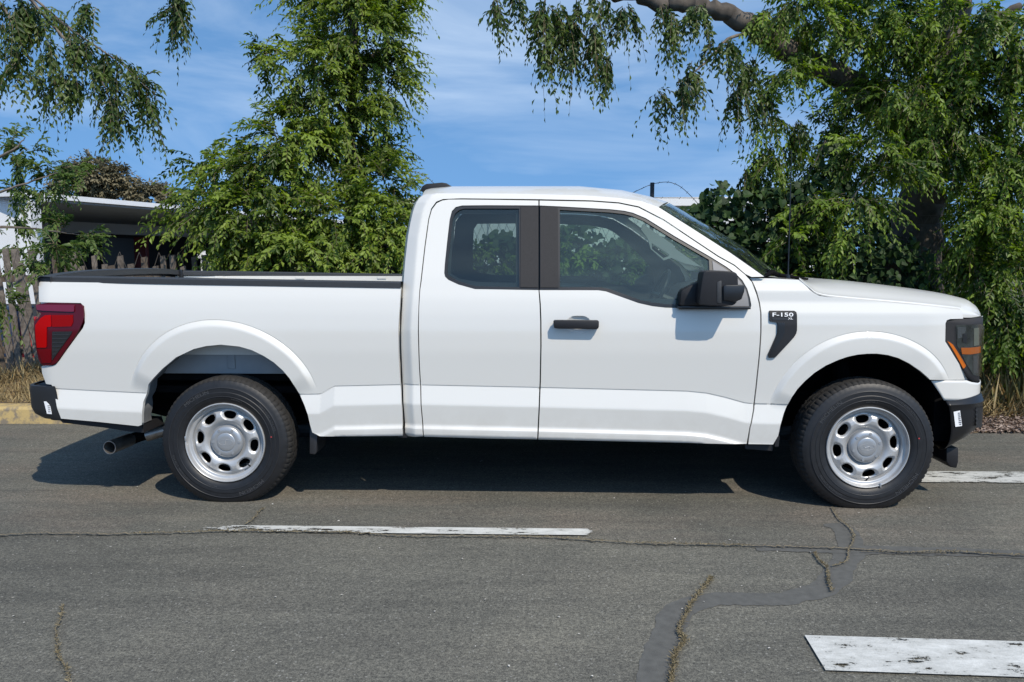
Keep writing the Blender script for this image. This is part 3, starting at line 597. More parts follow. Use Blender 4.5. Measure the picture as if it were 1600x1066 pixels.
mb = MB(); mb.box(xr + 0.07, xr + 0.10, 1.775, 1.80, 1.24, 1.335); mb.build('tailgate_latch', M['satin'], truck, bevel=0.004)

# ---- tail lamps
def d_tail(x, z):
    k = np.maximum(XR + 0.075 - x, 0); return prof(x, z) + 1.5 * k * k
TL = chaikin([(58, 473.2), (126, 474.2), (132.2, 478.6), (132.2, 506), (92, 563), (88, 568.4), (79, 570.8), (66, 570.6), (61, 560), (56.6, 540), (54, 507), (55, 501), (61, 497), (66, 489.4), (60, 487.6), (57, 483)], it=2)
put('tail_light', sheet(xz(TL, d_tail), [], d_tail, 0.012, 0.13, off=-0.008), M['reddark'], mirror=True)
def tl(name, px, m, off=-0.012): return put(name, sheet(xz(px, d_tail), [], d_tail, 0.012, 0.006, off=off), m, mirror=True)
tl('tail_lens', [(57, 508), (61, 502), (66, 496.5), (72, 492.6), (81, 492), (82, 509), (81, 510.6), (75, 511), (74.6, 541), (73, 543), (59.6, 543), (57.6, 528)], M['red'])
tl('tail_lens', [(82.6, 492.2), (115.4, 492), (115.8, 504), (113, 510), (83.4, 511)], mat('tail_red_side', (0.23, 0.002, 0.002), 0.3, spec=0.12))
tl('tail_lens', [(60, 545.6), (74.6, 545.2), (81.4, 545), (81.4, 567), (68, 567.4), (64, 556)], mat('tail_red_low', (0.12, 0.002, 0.005), 0.25, spec=0.2))
tl('reversing_lens', [(83.4, 518), (114.6, 517.6), (113, 522), (90, 553.6), (83, 563)], M['smoke'])
for k in range(6):
    v = 522 + k * 6; ur = 112.5 - (v - 520) * 0.70
    if ur > 87: put('lens_rib', sheet(xz([(84, v), (ur, v), (ur - 1, v + 1.8), (84, v + 1.8)], d_tail), [], d_tail, 0.012, 0.003, off=-0.0145), M['rubber2'])
tl('tail_trim', [(58.4, 476), (118, 476.6), (118, 486.6), (114, 487), (70, 485.4), (60, 484)], mat('tail_red_top', (0.14, 0.008, 0.025), 0.2, coat=0.4, spec=0.4), off=-0.016)

# ---- rear bumper wraps the corner
_bx = P(48, 620, 0.12)[0]
bp = spline([(P(90, 630, 0)[0] + 0.02, 0.004, 0), (-2.83, 0.012, 0), (_bx + 0.045, 0.05, 0), (_bx + 0.004, 0.13, 0), (_bx - 0.012, 0.30, 0), (_bx - 0.03, 0.6, 0), (_bx - 0.04, YC, 0)], 40)[:, :2]
rows = []
for v, sh, cut in [(602.5, 0.03, 84), (603.5, 0.006, 85), (612, 0.0, 87.4), (616, 0.004, 88.2), (638, 0.006, 92), (648, 0.025, 94), (655.5, 0.07, 95.4), (656.5, 0.14, 95.6)]:
    z = P(70, v, 0.03)[2]; xc = P(cut, v, 0.0)[0]; r = []
    for x, y in bp: r.append(np.array([min(x + sh * (1 if x < -2.84 else 0.2), xc), y + (0.002 if sh < 0.05 else 0.012), z]))
    rows.append(r)
grid_part('rear_bumper', rows, mat('rear_bumper_black', (0.020, 0.021, 0.023), 0.38), mirror=True)
mb = MB(); mb.box(_bx + 0.02, _bx + 0.30, 0.12, 2 * YC - 0.12, P(70, 640, 0)[2], P(70, 606, 0)[2]); mb.build('bumper_step', M['plastic'], truck, bevel=0.01)
mb = MB(); a = [P(u, v, 0.05) for u, v in [(92, 654), (222, 664), (226, 676), (205, 674.5), (166, 668.4), (99, 660.5)]]
mb.prism([(p[0], p[2]) for p in a], 0.045, 0.30); mb.build('bed_valance', M['plastic'], truck)
lb = put('paper_label', sheet(xz([(67.5, 627.6), (71, 627.8), (75.4, 632), (77.6, 636), (80, 647.6), (72.4, 647)], lambda x, z: 0 * x - 0.0), [], lambda x, z: 0 * x + 0.006, 0.01, 0.002), M['white'])
for k in range(4): put('label_print', sheet(xz([(73.5 + k * 0.3, 634 + k * 3.1), (77 + k * 0.4, 634 + k * 3.1), (77 + k * 0.4, 635.2 + k * 3.1), (73.5 + k * 0.3, 635.2 + k * 3.1)], lambda x, z: 0 * x), [], lambda x, z: 0 * x + 0.005, 0.01, 0.0), M['ink'], parent=lb)

# ---- wheels
RW, WZ = 0.386, 0.357
def lathe(prof, n, th0=0.0, mod=None):
    V = []; F = []; m = len(prof)
    for i in range(n):
        a = 2 * PI * i / n + th0
        for j, (y, r) in enumerate(prof):
            rr = r + (mod(i, j, y, r) if mod else 0); V.append((rr * math.sin(a), y, rr * math.cos(a)))
    for i in range(n):
        i2 = (i + 1) % n
        for j in range(m - 1): F.append((i * m + j, i * m + j + 1, i2 * m + j + 1, i2 * m + j))
    return V, F
def text_verts(s, size, extr=0.0008, fat=0.0):
    cu = bpy.data.curves.new('lettering', 'FONT'); cu.body = s; cu.size = size; cu.extrude = extr; cu.align_x = 'CENTER'; cu.resolution_u = 2; cu.offset = fat
    o = bpy.data.objects.new('lettering', cu); C.objects.link(o); dg = bpy.context.evaluated_depsgraph_get(); dg.update()
    me = o.evaluated_get(dg).to_mesh(); V = np.array([v.co[:] for v in me.vertices]); F = [tuple(p.vertices) for p in me.polygons]
    o.evaluated_get(dg).to_mesh_clear(); bpy.data.objects.remove(o); return V, F
def make_wheel(loc, rot, spin_label=None):
    w = bpy.data.objects.new('wheel', None); C.objects.link(w); w.parent = truck; w.location = np.array(loc) - base_of(truck); w.empty_display_size = 0.1
    half = [(0.034, .231), (0.020, .236), (0.010, .246), (0.003, .262), (-0.001, .285), (-0.001, .300), (0.001, .303), (0.001, .322), (0.0035, .326), (0.006, .340), (0.011, .355), (0.019, .3685), (0.023, .370), (0.031, .3785), (0.045, .3835), (0.060, .385)]
    gro = [(0.072, .3855), (0.073, .377), (0.080, .377), (0.081, .386), (0.098, .386), (0.118, .386), (0.1185, .377), (0.1265, .377), (0.127, .386), (0.147, .386), (0.164, .386), (0.165, .377), (0.172, .377), (0.173, .3855)]
    pr = half + gro + [(0.245 - y, r) for y, r in half[::-1]]
    N_ = 288
    def mod(i, j, y, r):
        if r > 0.372 and r != .377:
            if y < 0.07 or y > 0.175: return -0.006 if i % 4 == 0 else 0.0
            if 0.08 < y < 0.165: return -0.006 if (i + int(y * 60)) % 8 == 0 else 0.0
        if 0.3685 <= r <= 0.371 and (y < 0.07): return -0.003 if i % 4 == 0 else 0.0
        return 0.0
    V, F = lathe(pr, N_, 0, mod); V = np.array(V); zc = -(WZ - 0.001); low = V[:, 2] < zc; V[low, 1] += np.where(V[low, 1] < 0.12, -1, 1) * (zc - V[low, 2]) * 0.25; V[low, 2] = zc
    ti = [j % (len(pr) - 1) for j in range(len(F))]; midx = [1 if 12 <= t <= len(pr) - 14 else 0 for t in ti]
    t = mesh('tyre', V + np.array(loc), F, None, w, smooth=True, sharp=28, mats=[M['rubber'], M['tread']], midx=midx)
    # rings and letters moulded into the sidewall
    rp = [(-0.0006, .2745), (-0.0026, .2755), (-0.0026, .2775), (-0.0006, .2785)]; V, F = lathe(rp, 96); mesh('sidewall_ring', np.array(V) + np.array(loc), F, M['rubber2'], w, smooth=True)
    rp = [(0.0022, .3235), (-0.0008, .3245), (-0.0008, .3275), (0.003, .329)]; V, F = lathe(rp, 96); mesh('sidewall_ring', np.array(V) + np.array(loc), F, M['rubber2'], w, smooth=True)
    for (s, size, rr, ang) in [('MICHELIN', 0.030, 0.302, -38), ('MICHELIN', 0.030, 0.302, 142), ('DEFENDER  LTX M/S', 0.016, 0.306, 52), ('DEFENDER  LTX M/S', 0.016, 0.306, 232), ('245/70R17', 0.012, 0.262, 10), ('245/70R17', 0.012, 0.262, 190)]:
        tv, tf = text_verts(s, size); a = math.radians(ang + rot) + tv[:, 0] / rr * 1.22; r_ = rr + tv[:, 1]
        yb = np.interp(r_, [0.246, .262, .285, .303, .322, .340], [0.010, 0.003, -0.001, 0.001, 0.001, 0.006])
        vv = np.stack([r_ * np.sin(a), yb - 0.0012 - np.where(tv[:, 2] > 0, 0.0012, 0.0), r_ * np.cos(a)], 1)
        mesh('lettering', vv + np.array(loc), tf, M['letter'], w)
    d = MB(); a = math.radians(-80 if rot > 0 else 65); 
    aa = math.radians(82 if rot > 0 else 78); c = np.array([0.283 * math.sin(aa), -0.003, 0.283 * math.cos(aa)]) + np.array(loc)
    d.tube([c, c - np.array([0, 0.0015, 0])], 0.0042, 10); d.build('paint_dot', M['reddot'], w)
    # rim barrel and flange
    rp = [(0.030, .2365), (0.014, .2365), (0.009, .2345), (0.008, .231), (0.011, .2275), (0.020, .2255), (0.030, .2235), (0.036, .220), (0.0385, .2155), (0.038, .208), (0.040, .2045), (0.046, .2025), (0.056, .2005), (0.062, .200)]
    V, F = lathe(rp, 96); mesh('rim', np.array(V) + np.array(loc), F, M['silver'], w, smooth=True, sharp=50)
    rp = [(0.062, .200), (0.075, .199), (0.20, .205), (0.23, .232)]; V, F = lathe(rp, 64); mesh('rim_barrel', np.array(V) + np.array(loc), F, M['under'], w, smooth=True)
    # pressed disc with eight windows
    n8 = 8; off = math.radians(rot)
    yr = gsm([0.05, 0.092, 0.100, 0.104, 0.120, 0.132, 0.150, 0.168, 0.186, 0.194, 0.202], [0.062, 0.062, 0.060, 0.056, 0.040, 0.034, 0.031, 0.034, 0.046, 0.056, 0.060], 0.0025)
    def q_(x, z):
        r = np.hypot(x, z); th = np.arctan2(x, z) - off; th = (th + PI / n8) % (2 * PI / n8) - PI / n8
        t = th * r; dr = r - 0.1605; wd = 0.0355 + dr * 0.42
        return (np.abs(dr / 0.0225) ** 2.6 + np.abs(t / wd) ** 2.6) ** (1 / 2.6)
    def d_disc(x, z):
        r = np.hypot(x, z); q = q_(x, z); return yr(r) + 0.012 * (1 - sstep(0.95, 1.42, q)) + 0.003 * (1 - sstep(0.9, 1.05, q))
    outer = np.array([(0.2015 * math.sin(a), 0.2015 * math.cos(a)) for a in np.linspace(0, 2 * PI, 120, endpoint=False)])
    holes = [np.array([(0.085 * math.sin(a), 0.085 * math.cos(a)) for a in np.linspace(0, 2 * PI, 60, endpoint=False)])]
    for k in range(n8):
        th = off + 2 * PI * k / n8; pts = []
        for a in np.linspace(0, 2 * PI, 28, endpoint=False):
            ca, sa = math.cos(a), math.sin(a); dr = 0.0225 * math.copysign(abs(sa) ** (2 / 2.6), sa); t_ = (0.0355 + dr * 0.42) * math.copysign(abs(ca) ** (2 / 2.6), ca)
            r = 0.1605 + dr; tt = th + t_ / r; pts.append((r * math.sin(tt), r * math.cos(tt)))
        holes.append(np.array(pts))
    V, F, N = sheet(outer, holes, d_disc, 0.0055, 0.0, 0.007)
    mesh('wheel_disc', V + np.array(loc), F, M['silver'], w, smooth=True, normals=[tuple(N[i]) for f in F for i in f])
    rp = [(0.064, .098), (0.050, .0965), (0.040, .0945), (0.032, .088), (0.0285, .074), (0.0275, .060), (0.0285, .056), (0.0285, .0545), (0.0262, .053), (0.0250, .050), (0.0245, .03), (0.0242, .001)]
    V, F = lathe(rp, 64); cap = mesh('hub_cap', np.array(V) + np.array(loc), F, M['silvercap'], w, smooth=True, sharp=40)
    for k in range(6):
        mb = MB()
        a = off + math.radians(22 + 60 * k); c = np.array([0.077 * math.sin(a), 0.026, 0.077 * math.cos(a)]) + np.array(loc); mb.tube([c, c + np.array([0, 0.004, 0])], 0.0085, 6)
        mb.build('cap_dimple', M['silvercap'], w, smooth=True)
    mb = MB(); pts = [np.array([0.017 * t, 0.0236, 0.010 * math.sin(t * 2.6)]) for t in np.linspace(-1, 1, 12)]; ra = math.radians(rot * 4)
    pts = [np.array([p[0] * math.cos(ra) - p[2] * math.sin(ra), p[1], p[0] * math.sin(ra) + p[2] * math.cos(ra)]) + np.array(loc) for p in pts]
    mb.tube(pts, 0.0018, 5); mb.tube([np.array([0.042 * math.cos(t), 0.0238, 0.018 * math.sin(t)]) + np.array(loc) for t in np.linspace(0, 2 * PI, 30)], 0.001, 4); mb.build('cap_emblem', M['silver'], w, smooth=True)
    mb = MB(); a = math.radians(138 if rot > 0 else 176); c0 = np.array([0.198 * math.sin(a), 0.046, 0.198 * math.cos(a)]); c1 = np.array([0.176 * math.sin(a - 0.03), 0.022, 0.176 * math.cos(a - 0.03)])
    mb.tube([c0 + loc, (c0 + c1) / 2 + loc, c1 + loc], [0.005, 0.0042, 0.0042], 8); mb.build('valve_stem', M['satin'], w, smooth=True)
    mb = MB(); a = math.radians(-84 if rot > 0 else 160)
    cc = np.array([0.231 * math.sin(a), 0.008, 0.231 * math.cos(a)]) + np.array(loc); mb.box(cc[0] - 0.005, cc[0] + 0.005, cc[1] - 0.004, cc[1] + 0.004, cc[2] - 0.014, cc[2] + 0.014); mb.build('balance_weight', M['silvercap'], w, bevel=0.002)
    # brake drum/disc behind the windows
    rp = [(0.10, .001), (0.10, .15), (0.125, .165), (0.20, .165)]; V, F = lathe(rp, 40); mesh('brake_disc', np.array(V) + np.array(loc), F, M['under'], w, smooth=True, sharp=30)
    return w
XRW = float(P(351, 695.3, 0.02)[0]); XFW = float(P(1354, 698, 0.02)[0])
wr = make_wheel((XRW, 0.012, WZ), 8.0); wf = make_wheel((XFW, -0.012, WZ), -9.0)
def far_wheel(w, x):
    r = w.copy(); C.objects.link(r); r.location = (x, YC - 0.02 - 0.0 if False else 2 * YC - 0.012 - YC, WZ); r.rotation_euler = (0, 0, PI)
    for ch in w.children:
        c = ch.copy(); C.objects.link(c); c.parent = r
far_wheel(wr, XRW); far_wheel(wf, XFW)

# ---- wheel housings
def liner(name, op, y0, y1, mt, ang=None, ribs=0.0):
    p = S(op, d_bed if op[0][0] < 800 else d_fen); p = resample_open(p, 0.03)
    c = p.mean(0); rows = []
    for i, q in enumerate(p):
        rr = 0.006 * math.sin(i * 2.0) * ribs
        o = np.array([q[0] - c[0], 0, q[2] - c[2] + 0.2]); o /= np.linalg.norm(o)
        rows.append([q + o * (0.018 + rr) + np.array([0, yy, 0]) for yy in (y0, (y0 + y1) / 2, y1)])
    return grid_part(name, rows, mt, smooth=True)
def resample_open(p, step):
    out = [p[0]]
    for a, b in zip(p[:-1], p[1:]):
        m = max(1, int(np.linalg.norm(b - a) / step))
        for k in range(1, m + 1): out.append(a + (b - a) * k / m)
    return np.array(out)
liner('wheel_arch_liner', AR_OPEN, 0.02, 0.16, M['liner'], ribs=1.0)
liner('wheel_arch_liner', AF_OPEN, 0.02, 0.62, M['under'])
for side in (0, 1):
    y0, y1 = (0.17, 0.185) if side == 0 else (2 * YC - 0.185, 2 * YC - 0.17)
    mb = MB(); zz = P(350, 584, 0.17)[2]; mb.box(XRW - 0.62, XRW + 0.60, y0, y1, zz, 0.98)
    for k in (-0.02, 0.30): mb.box(XRW + k, XRW + k + 0.045, y0 - 0.008, y1, zz + 0.03, 0.98)
    mb.build('inner_fender', M['primer'], truck, bevel=0.004)
    mb = MB()
    for k in (-0.16, 0.30): mb.box(XRW + k, XRW + k + 0.07, y0 + 0.01, y1 + 0.06, zz - 0.03, zz + 0.01)
    mb.build('bed_bracket', M['under'], truck)
mb = MB(); mb.box(XRW - 0.55, XRW + 0.60, 0.40, 2 * YC - 0.40, 0.55, 0.77); mb.build('wheel_house', M['under'], truck)
mb = MB(); mb.box(XRW - 0.60, XRW + 0.62, 0.20, 2 * YC - 0.20, 0.70, 0.775); mb.build('bed_underside', M['under'], truck)
mb = MB(); mb.box(XFW - 0.60, XFW + 0.50, 0.62, 2 * YC - 0.62, 0.35, 1.05); mb.box(XFW - 0.75, XFW + 0.62, 0.14, 2 * YC - 0.14, 1.02, 1.06); mb.box(XFW + 0.44, XFW + 0.56, 0.16, 2 * YC - 0.16, 0.36, 0.95); mb.box(XFW - 0.62, XFW - 0.50, 0.10, 2 * YC - 0.10, 0.38, 1.02); mb.build('engine_bay', M['under'], truck)
a = [P(u, v, 0.05) for u, v in [(485.5, 668), (497.5, 669), (496, 705), (494, 709), (485, 708)]]
for side in (0, 1):
    mb = MB(); y = (0.03, 0.24) if side == 0 else (2 * YC - 0.24, 2 * YC - 0.03); mb.prism([(p[0], p[2]) for p in a], *y); mb.build('mud_flap', M['rubber2'], truck, bevel=0.004)

# ---- chassis, axles, exhaust
mb = MB()
for y in (0.50, 1.39):
    mb.box(-2.70, 2.50, y, y + 0.08, 0.46, 0.60)
for x in (-2.6, -1.0, 0.2, 1.1, 2.4): mb.box(x, x + 0.10, 0.50, 1.47, 0.48, 0.56)
mb.build('frame', M['under'], truck)
mb = MB(); mb.box(-0.83, 1.22, 0.07, 2 * YC - 0.07, 0.44, 0.50); mb.box(-2.6, -0.83, 0.22, 2 * YC - 0.22, 0.62, 0.66); mb.build('floor_pan', M['under'], truck)
mb = MB(); mb.box(-0.6, 0.55, 0.30, 0.48, 0.34, 0.46); mb.build('running_gear_shield', M['under'], truck, bevel=0.01)
a = [P(u, v, 0.06) for u, v in [(1163, 694), (1208, 694.5), (1206, 704), (1164, 701)]]
mb = MB(); mb.prism([(p[0], p[2]) for p in a], 0.05, 0.20); a = [P(u, v, 0.06) for u, v in [(1208, 696), (1210, 681), (1216, 680), (1214, 696)]]; mb.prism([(p[0], p[2]) for p in a], 0.03, 0.25); mb.build('rocker_bracket', M['plastic'], truck)
a = [P(u, v, 0.04) for u, v in [(623.5, 671), (632, 671), (637, 683), (624, 683)]]
mb = MB(); mb.prism([(p[0], p[2]) for p in a], 0.025, 0.14); mb.build('rocker_end_cap', M['plastic'], truck)
mb = MB(); mb.tube([(XRW, 0.2, WZ), (XRW, 2 * YC - 0.2, WZ)], 0.045, 12); mb.tube([(XRW, YC - 0.16, WZ), (XRW, YC - 0.06, WZ), (XRW, YC + 0.06, WZ), (XRW, YC + 0.16, WZ)], [0.05, 0.15, 0.15, 0.05], 16); mb.tube([(XRW, YC, WZ), (1.0, YC, 0.46)], 0.04, 10); mb.build('rear_axle', M['under'], truck, smooth=True)
mb = MB()
for y in (0.42, 1.55):
    mb = MB(); mb.tube([(XRW - 0.7, y, 0.50), (XRW - 0.3, y, 0.40), (XRW, y, 0.37), (XRW + 0.35, y, 0.41), (XRW + 0.75, y, 0.52)], 0.028, 6); mb.tube([(XRW - 0.10, y + 0.03, 0.36), (XRW + 0.12, y + 0.05, 0.68)], 0.028, 8)
    mb.build('leaf_spring', M['under'], truck, smooth=True)
mb = MB()
for y in (0.28, 1.69): mb.tube([(XFW, y, WZ), (XFW, YC, 0.42)], 0.03, 8); mb.tube([(XFW + 0.05, y + 0.14, 0.42), (XFW - 0.02, y + 0.22, 0.95)], 0.05, 10)
mb.build('front_suspension', M['under'], truck, smooth=True)
pa = P(171, 699.5, 0.13); pb = P(206, 686, 0.36); pc = P(236, 676, 0.44); pd = P(272, 667, 0.52)
mb = MB(); mb.tube([pb + (pa - pb) * 0.15, pb, pc, pd, (XRW + 0.4, 0.62, 0.50), (-0.7, 0.62, 0.45)], [0.036, 0.036, 0.034, 0.034, 0.034, 0.034], 14); mb.tube([(-0.7, 0.62, 0.45), (0.1, 0.62, 0.45)], 0.09, 14); mb.build('exhaust_pipe', M['under'], truck, smooth=True)
n_ = 20; d_ = (pa - pb) / np.linalg.norm(pa - pb); q0 = pb + d_ * 0.02; q1 = pa
def ring(c, r, axis):
    ax = Vector(axis); u1 = ax.orthogonal().normalized(); u2 = ax.cross(u1); return [np.array(Vector(c) + (u1 * math.cos(t) + u2 * math.sin(t)) * r) for t in np.linspace(0, 2 * PI, n_, endpoint=False)]
def rings(rs, name, m, parent=truck):
    R_ = [ring(c, r, d_) for c, r in rs]; rows = [r + [r[0]] for r in R_]; return grid_part(name, rows, m, parent)
rings([(q0, 0.040), (q1, 0.041), (q1, 0.036), (q0, 0.035), (q0, 0.0)], 'exhaust_tip', M['steel'])
mb = MB(); mb.tube([P(228, 680, 0.42), P(262, 670, 0.46)], 0.042, 12); mb.build('exhaust_shield', M['steel'], truck, smooth=True)

# ---- mirrors
mirror_mat = M['plastic']
def px_prism(mb, px, yref, y0, y1): a = [P(u, v, yref) for u, v in px]; mb.prism([(p[0], p[2]) for p in a], y0, y1)
MH = chaikin([(1091, 474), (1096.6, 430), (1099, 424), (1106, 422.6), (1142, 423.8), (1150, 426.6), (1152, 434), (1152, 466), (1149, 474), (1142, 478.2), (1098, 477.2)], it=1)
for side in (0, 1):
    fy = (lambda a, b: (a, b)) if side == 0 else (lambda a, b: (2 * YC - b, 2 * YC - a))
    mb = MB(); px_prism(mb, MH, -0.13, *fy(-0.150, -0.02)); mir = mb.build('wing_mirror', M['plastic'], truck, bevel=0.016, seg=3)
    mb = MB(); px_prism(mb, [(1062.6, 477.6), (1063.4, 458), (1066, 453), (1093, 439.6), (1097, 477.6)], -0.03, *fy(-0.040, 0.05)); mb.build('mirror_arm', M['plastic'], mir, bevel=0.006)
    mb = MB(); px_prism(mb, [(1128.6, 446.4), (1134, 445.2), (1162.4, 445.2), (1161.6, 455), (1157.4, 467.4), (1147, 472), (1129, 469)], -0.14, *fy(-0.165, -0.07)); mb.build('turn_lamp', M['satin'], mir, bevel=0.006)
    mb = MB(); px_prism(mb, [(1120, 441), (1127.5, 438), (1127.5, 474.5), (1120, 474)], -0.15, *fy(-0.1535, -0.13)); mb.build('mirror_panel', M['rail'], mir, bevel=0.004)
    mb = MB(); px_prism(mb, [(1057, 479.2), (1066, 477.6), (1171, 479.2), (1171, 483), (1060, 483)], -0.0, *fy(-0.03, 0.03)); mb.build('mirror_base', M['satin'], mir, bevel=0.002)
    xg = P(1095, 450, -0.2)[0]
    # door handle
    mb = MB(); px_prism(mb, [(864.6, 501.4), (866.4, 500), (934, 500.4), (935.6, 502), (935.4, 511.4), (932.4, 514.4), (920, 514.2), (872, 513.4), (865.4, 512.2)], -0.03, *fy(-0.048, -0.018)); hd = mb.build('door_handle', M['plastic'], truck, bevel=0.004)
    mb = MB(); px_prism(mb, [(866, 502), (878, 502), (878, 512), (867, 511)], -0.0, *fy(-0.03, 0.01)); px_prism(mb, [(924, 502), (934, 502), (934, 513), (924, 512.6)], -0.0, *fy(-0.03, 0.01)); mb.build('handle_mount', M['plastic'], hd)

# ---- fender vent with the lettering
VT = [(1201.4, 486.2), (1202.4, 485.4), (1240.4, 485.6), (1243.4, 487.6), (1244.4, 493), (1244.4, 516), (1243.2, 521), (1239.6, 527), (1211.6, 557), (1208.4, 558.8), (1201, 558.8), (1199.4, 556.6), (1200, 552.6), (1212.4, 524.6), (1214, 520), (1214.4, 505.4), (1212.6, 503.8), (1203, 502.4), (1202, 500.6)]
ve = put('fender_vent', sheet(xz(VT, d_fen), [], d_fen, 0.01, 0.012, off=-0.011), M['plastic'])
put('vent_channel', sheet(xz([(1214.6, 504.4), (1225, 504.2), (1225.4, 519), (1222, 526), (1203.6, 556), (1202.4, 553.6), (1213.6, 525.6), (1215, 520)], d_fen), [], d_fen, 0.01, 0.003, off=-0.0125), M['satin'], parent=ve)
put('badge_plate', sheet(xz([(1205.4, 496.6), (1229.6, 496.8), (1229.6, 499.6), (1206, 499.4)], d_fen), [], d_fen, 0.01, 0.003, off=-0.0135), M['rubber2'], parent=ve)
def letters(s, u0, u1, v0, v1, parent, bold=True):
    tv, tf = text_verts(s, 1.0, 0.0, 0.018); a = P(u0, v1, 0.0); b = P(u1, v0, 0.0); lo = tv.min(0); hi = tv.max(0)
    X = a[0] + (tv[:, 0] - lo[0]) / (hi[0] - lo[0]) * (b[0] - a[0]); Z = a[2] + (tv[:, 1] - lo[1]) / (hi[1] - lo[1]) * (b[2] - a[2])
    Yy = d_fen(X, Z) - 0.0142
    for k, dz in enumerate((0,)):
        mesh('lettering', np.stack([X, Yy - k * 0.0004, Z + dz], 1), tf, M['white'], parent)
letters('F-150', 1206.6, 1239.4, 488.6, 494.8, ve); letters('XL', 1230.6, 1238.4, 496.2, 499.2, ve, False)

# ---- roof lamp, cowl, wipers, aerial
a = [P(u, v, 0.90) for u, v in [(666, 304.5), (669, 297), (675, 293.6), (698, 291.6), (705, 292.6), (713, 297.4), (718, 302)]]
mb = MB(); mb.prism([(p[0], p[2]) for p in a], 0.60, 1.37); mb.build('roof_stop_lamp', M['plastic'], truck, bevel=0.008)
co = S([(1194, 432.6), (1248, 437.2)], d_fen)
mb = MB(); mb.add([co[0] + [0, 0.0, -0.004], co[1] + [-0.003, 0.0, -0.004], (co[1][0] + 0.12, 0.30, 1.300), (co[1][0] + 0.14, YC, 1.292), (co[1][0] + 0.12, 2 * YC - 0.30, 1.300), (co[1][0] - 0.003, 2 * YC - co[1][1], co[1][2] - 0.004), (co[0][0], 2 * YC - co[0][1], co[0][2] - 0.004), (co[0][0] + 0.14, YC, 1.30)], [(0, 1, 2, 7), (2, 3, 7), (3, 4, 7), (7, 4, 5, 6)]); mb.build('cowl', M['under'], truck)
mb = MB(); mb.tube([P(1196, 431, 0.14), P(1206, 425.6, 0.16), P(1216, 430, 0.18), P(1250, 434.6, 0.22), P(1262, 436.2, 0.26)], [0.012, 0.018, 0.014, 0.008, 0.006], 8); mb.tube([P(1206, 427, 0.18), P(1180, 411, 0.55), P(1160, 398, 0.80)], [0.008, 0.006, 0.005], 6); mb.build('wiper', M['under'], truck, smooth=True)
mb = MB(); p0 = P(1231, 434.5, 0.12); mb.tube([p0, p0 + np.array([0, 0, 0.015]), p0 + np.array([0, 0, 0.02]), p0 + np.array([0, 0, 0.07]), p0 + np.array([-0.004, 0, 0.72])], [0.014, 0.012, 0.006, 0.004, 0.0025], 8); mb.build('aerial', M['satin'], truck, smooth=True)

# ---- cabin
GH = [(700, 455), (696, 432), (700, 395), (706, 345), (712, 322), (760, 318), (860, 318), (860, 455)]
GHr = [(742, 436), (738, 420), (739, 356), (746, 347), (808, 347), (808, 438)]
def trim(name, outer, hole, m, off, side):
    V, F, N = sheet(xz(outer, d_cab), [xz(hole, d_cab)], d_cab, 0.03, 0.02, off=off)
    if side: V = V.copy(); V[:, 1] = 2 * YC - V[:, 1]
    mesh(name, V, F, m, truck)
RO = [(656, 458), (662, 395), (674, 330), (690, 314), (860, 315), (860, 458)]; RH = [(703, 428), (706, 380), (710, 345), (718, 334), (806, 333), (806, 443), (745, 441), (716, 436)]
FO = [(861, 458), (861, 316), (967, 320), (998, 327), (1037, 348), (1079, 376), (1121, 404), (1150, 425), (1165, 450), (1165, 486), (1040, 486), (1000, 480), (947, 460)]
trim('cabin_trim', RO, RH, M['dark'], 0.035, 0); trim('cabin_trim', RO, RH, M['dark'], 0.035, 1)
trim('cabin_trim', FO, F_IN, M['dark'], 0.03, 0)
trim('cabin_trim', FO, [(880, 444), (880, 334), (950, 337), (985, 343), (1002, 351), (1030, 372), (1060, 398), (1094, 430), (1100, 466), (1022, 464), (1000, 460), (950, 443)], M['dark'], 0.030, 1)
for sd in (1,):
    pt_ = [P(u, v, 1.66) for u, v in [(1003.7, 351), (1000, 359), (1011, 372.5), (1017, 389.4), (1038.4, 407), (1049.7, 403), (1071, 412), (1098.4, 417.5), (1080.6, 406), (1056, 389), (1050.6, 382), (1018.7, 361)]]; ph_ = [P(u, v, 1.66) for u, v in [(1018, 380), (1032, 388.5), (1046, 397.5), (1045, 401), (1037.5, 403.5), (1019, 389)]]
    V, F, N = sheet(np.array([(p[0], p[2]) for p in pt_]), [np.array([(p[0], p[2]) for p in ph_])], lambda x, z: 1.66 + 0 * x - 0.35 * (z - 1.5), 0.03, 0.03)
    if not sd: V = V.copy(); V[:, 1] = 2 * YC - V[:, 1]
    mesh('pillar_trim', V, F, M['cabinlight'], truck)
mb = MB()
for y in (0.075, 2 * YC - 0.085): mb.box(-0.78, 1.25, y, y + 0.01, 0.50, 1.20)
mb.build('door_card', M['dark'], truck)
mb = MB(); mb.add([(-0.70, 0.36, 1.79), (-0.70, 2 * YC - 0.36, 1.79), (0.55, 2 * YC - 0.36, 1.79), (0.55, 0.36, 1.79), (0.72, 0.42, 1.735), (0.72, 2 * YC - 0.42, 1.735)], [(0, 1, 2, 3), (3, 2, 5, 4)]); mb.build('headliner', M['cabin'], truck)
def seat(x, y, w, parent=truck, name='seat_cushion'):
    mb = MB(); mb.box(x - 0.28, x + 0.26, y - w / 2, y + w / 2, 0.72, 0.88); s = mb.build(name, M['cloth'], parent, bevel=0.05, seg=3)
    mb = MB(); mb.prism([(x - 0.38, 0.80), (x - 0.22, 0.80), (x - 0.36, 1.38), (x - 0.48, 1.38)], y - w / 2, y + w / 2); mb.build('seat_back', M['cloth'], s, bevel=0.04, seg=3)
    mb = MB(); mb.prism([(x - 0.50, 1.42), (x - 0.40, 1.40), (x - 0.42, 1.58), (x - 0.50, 1.58)], y - 0.13, y + 0.13); mb.build('headrest', M['cloth'], s, bevel=0.03, seg=3)
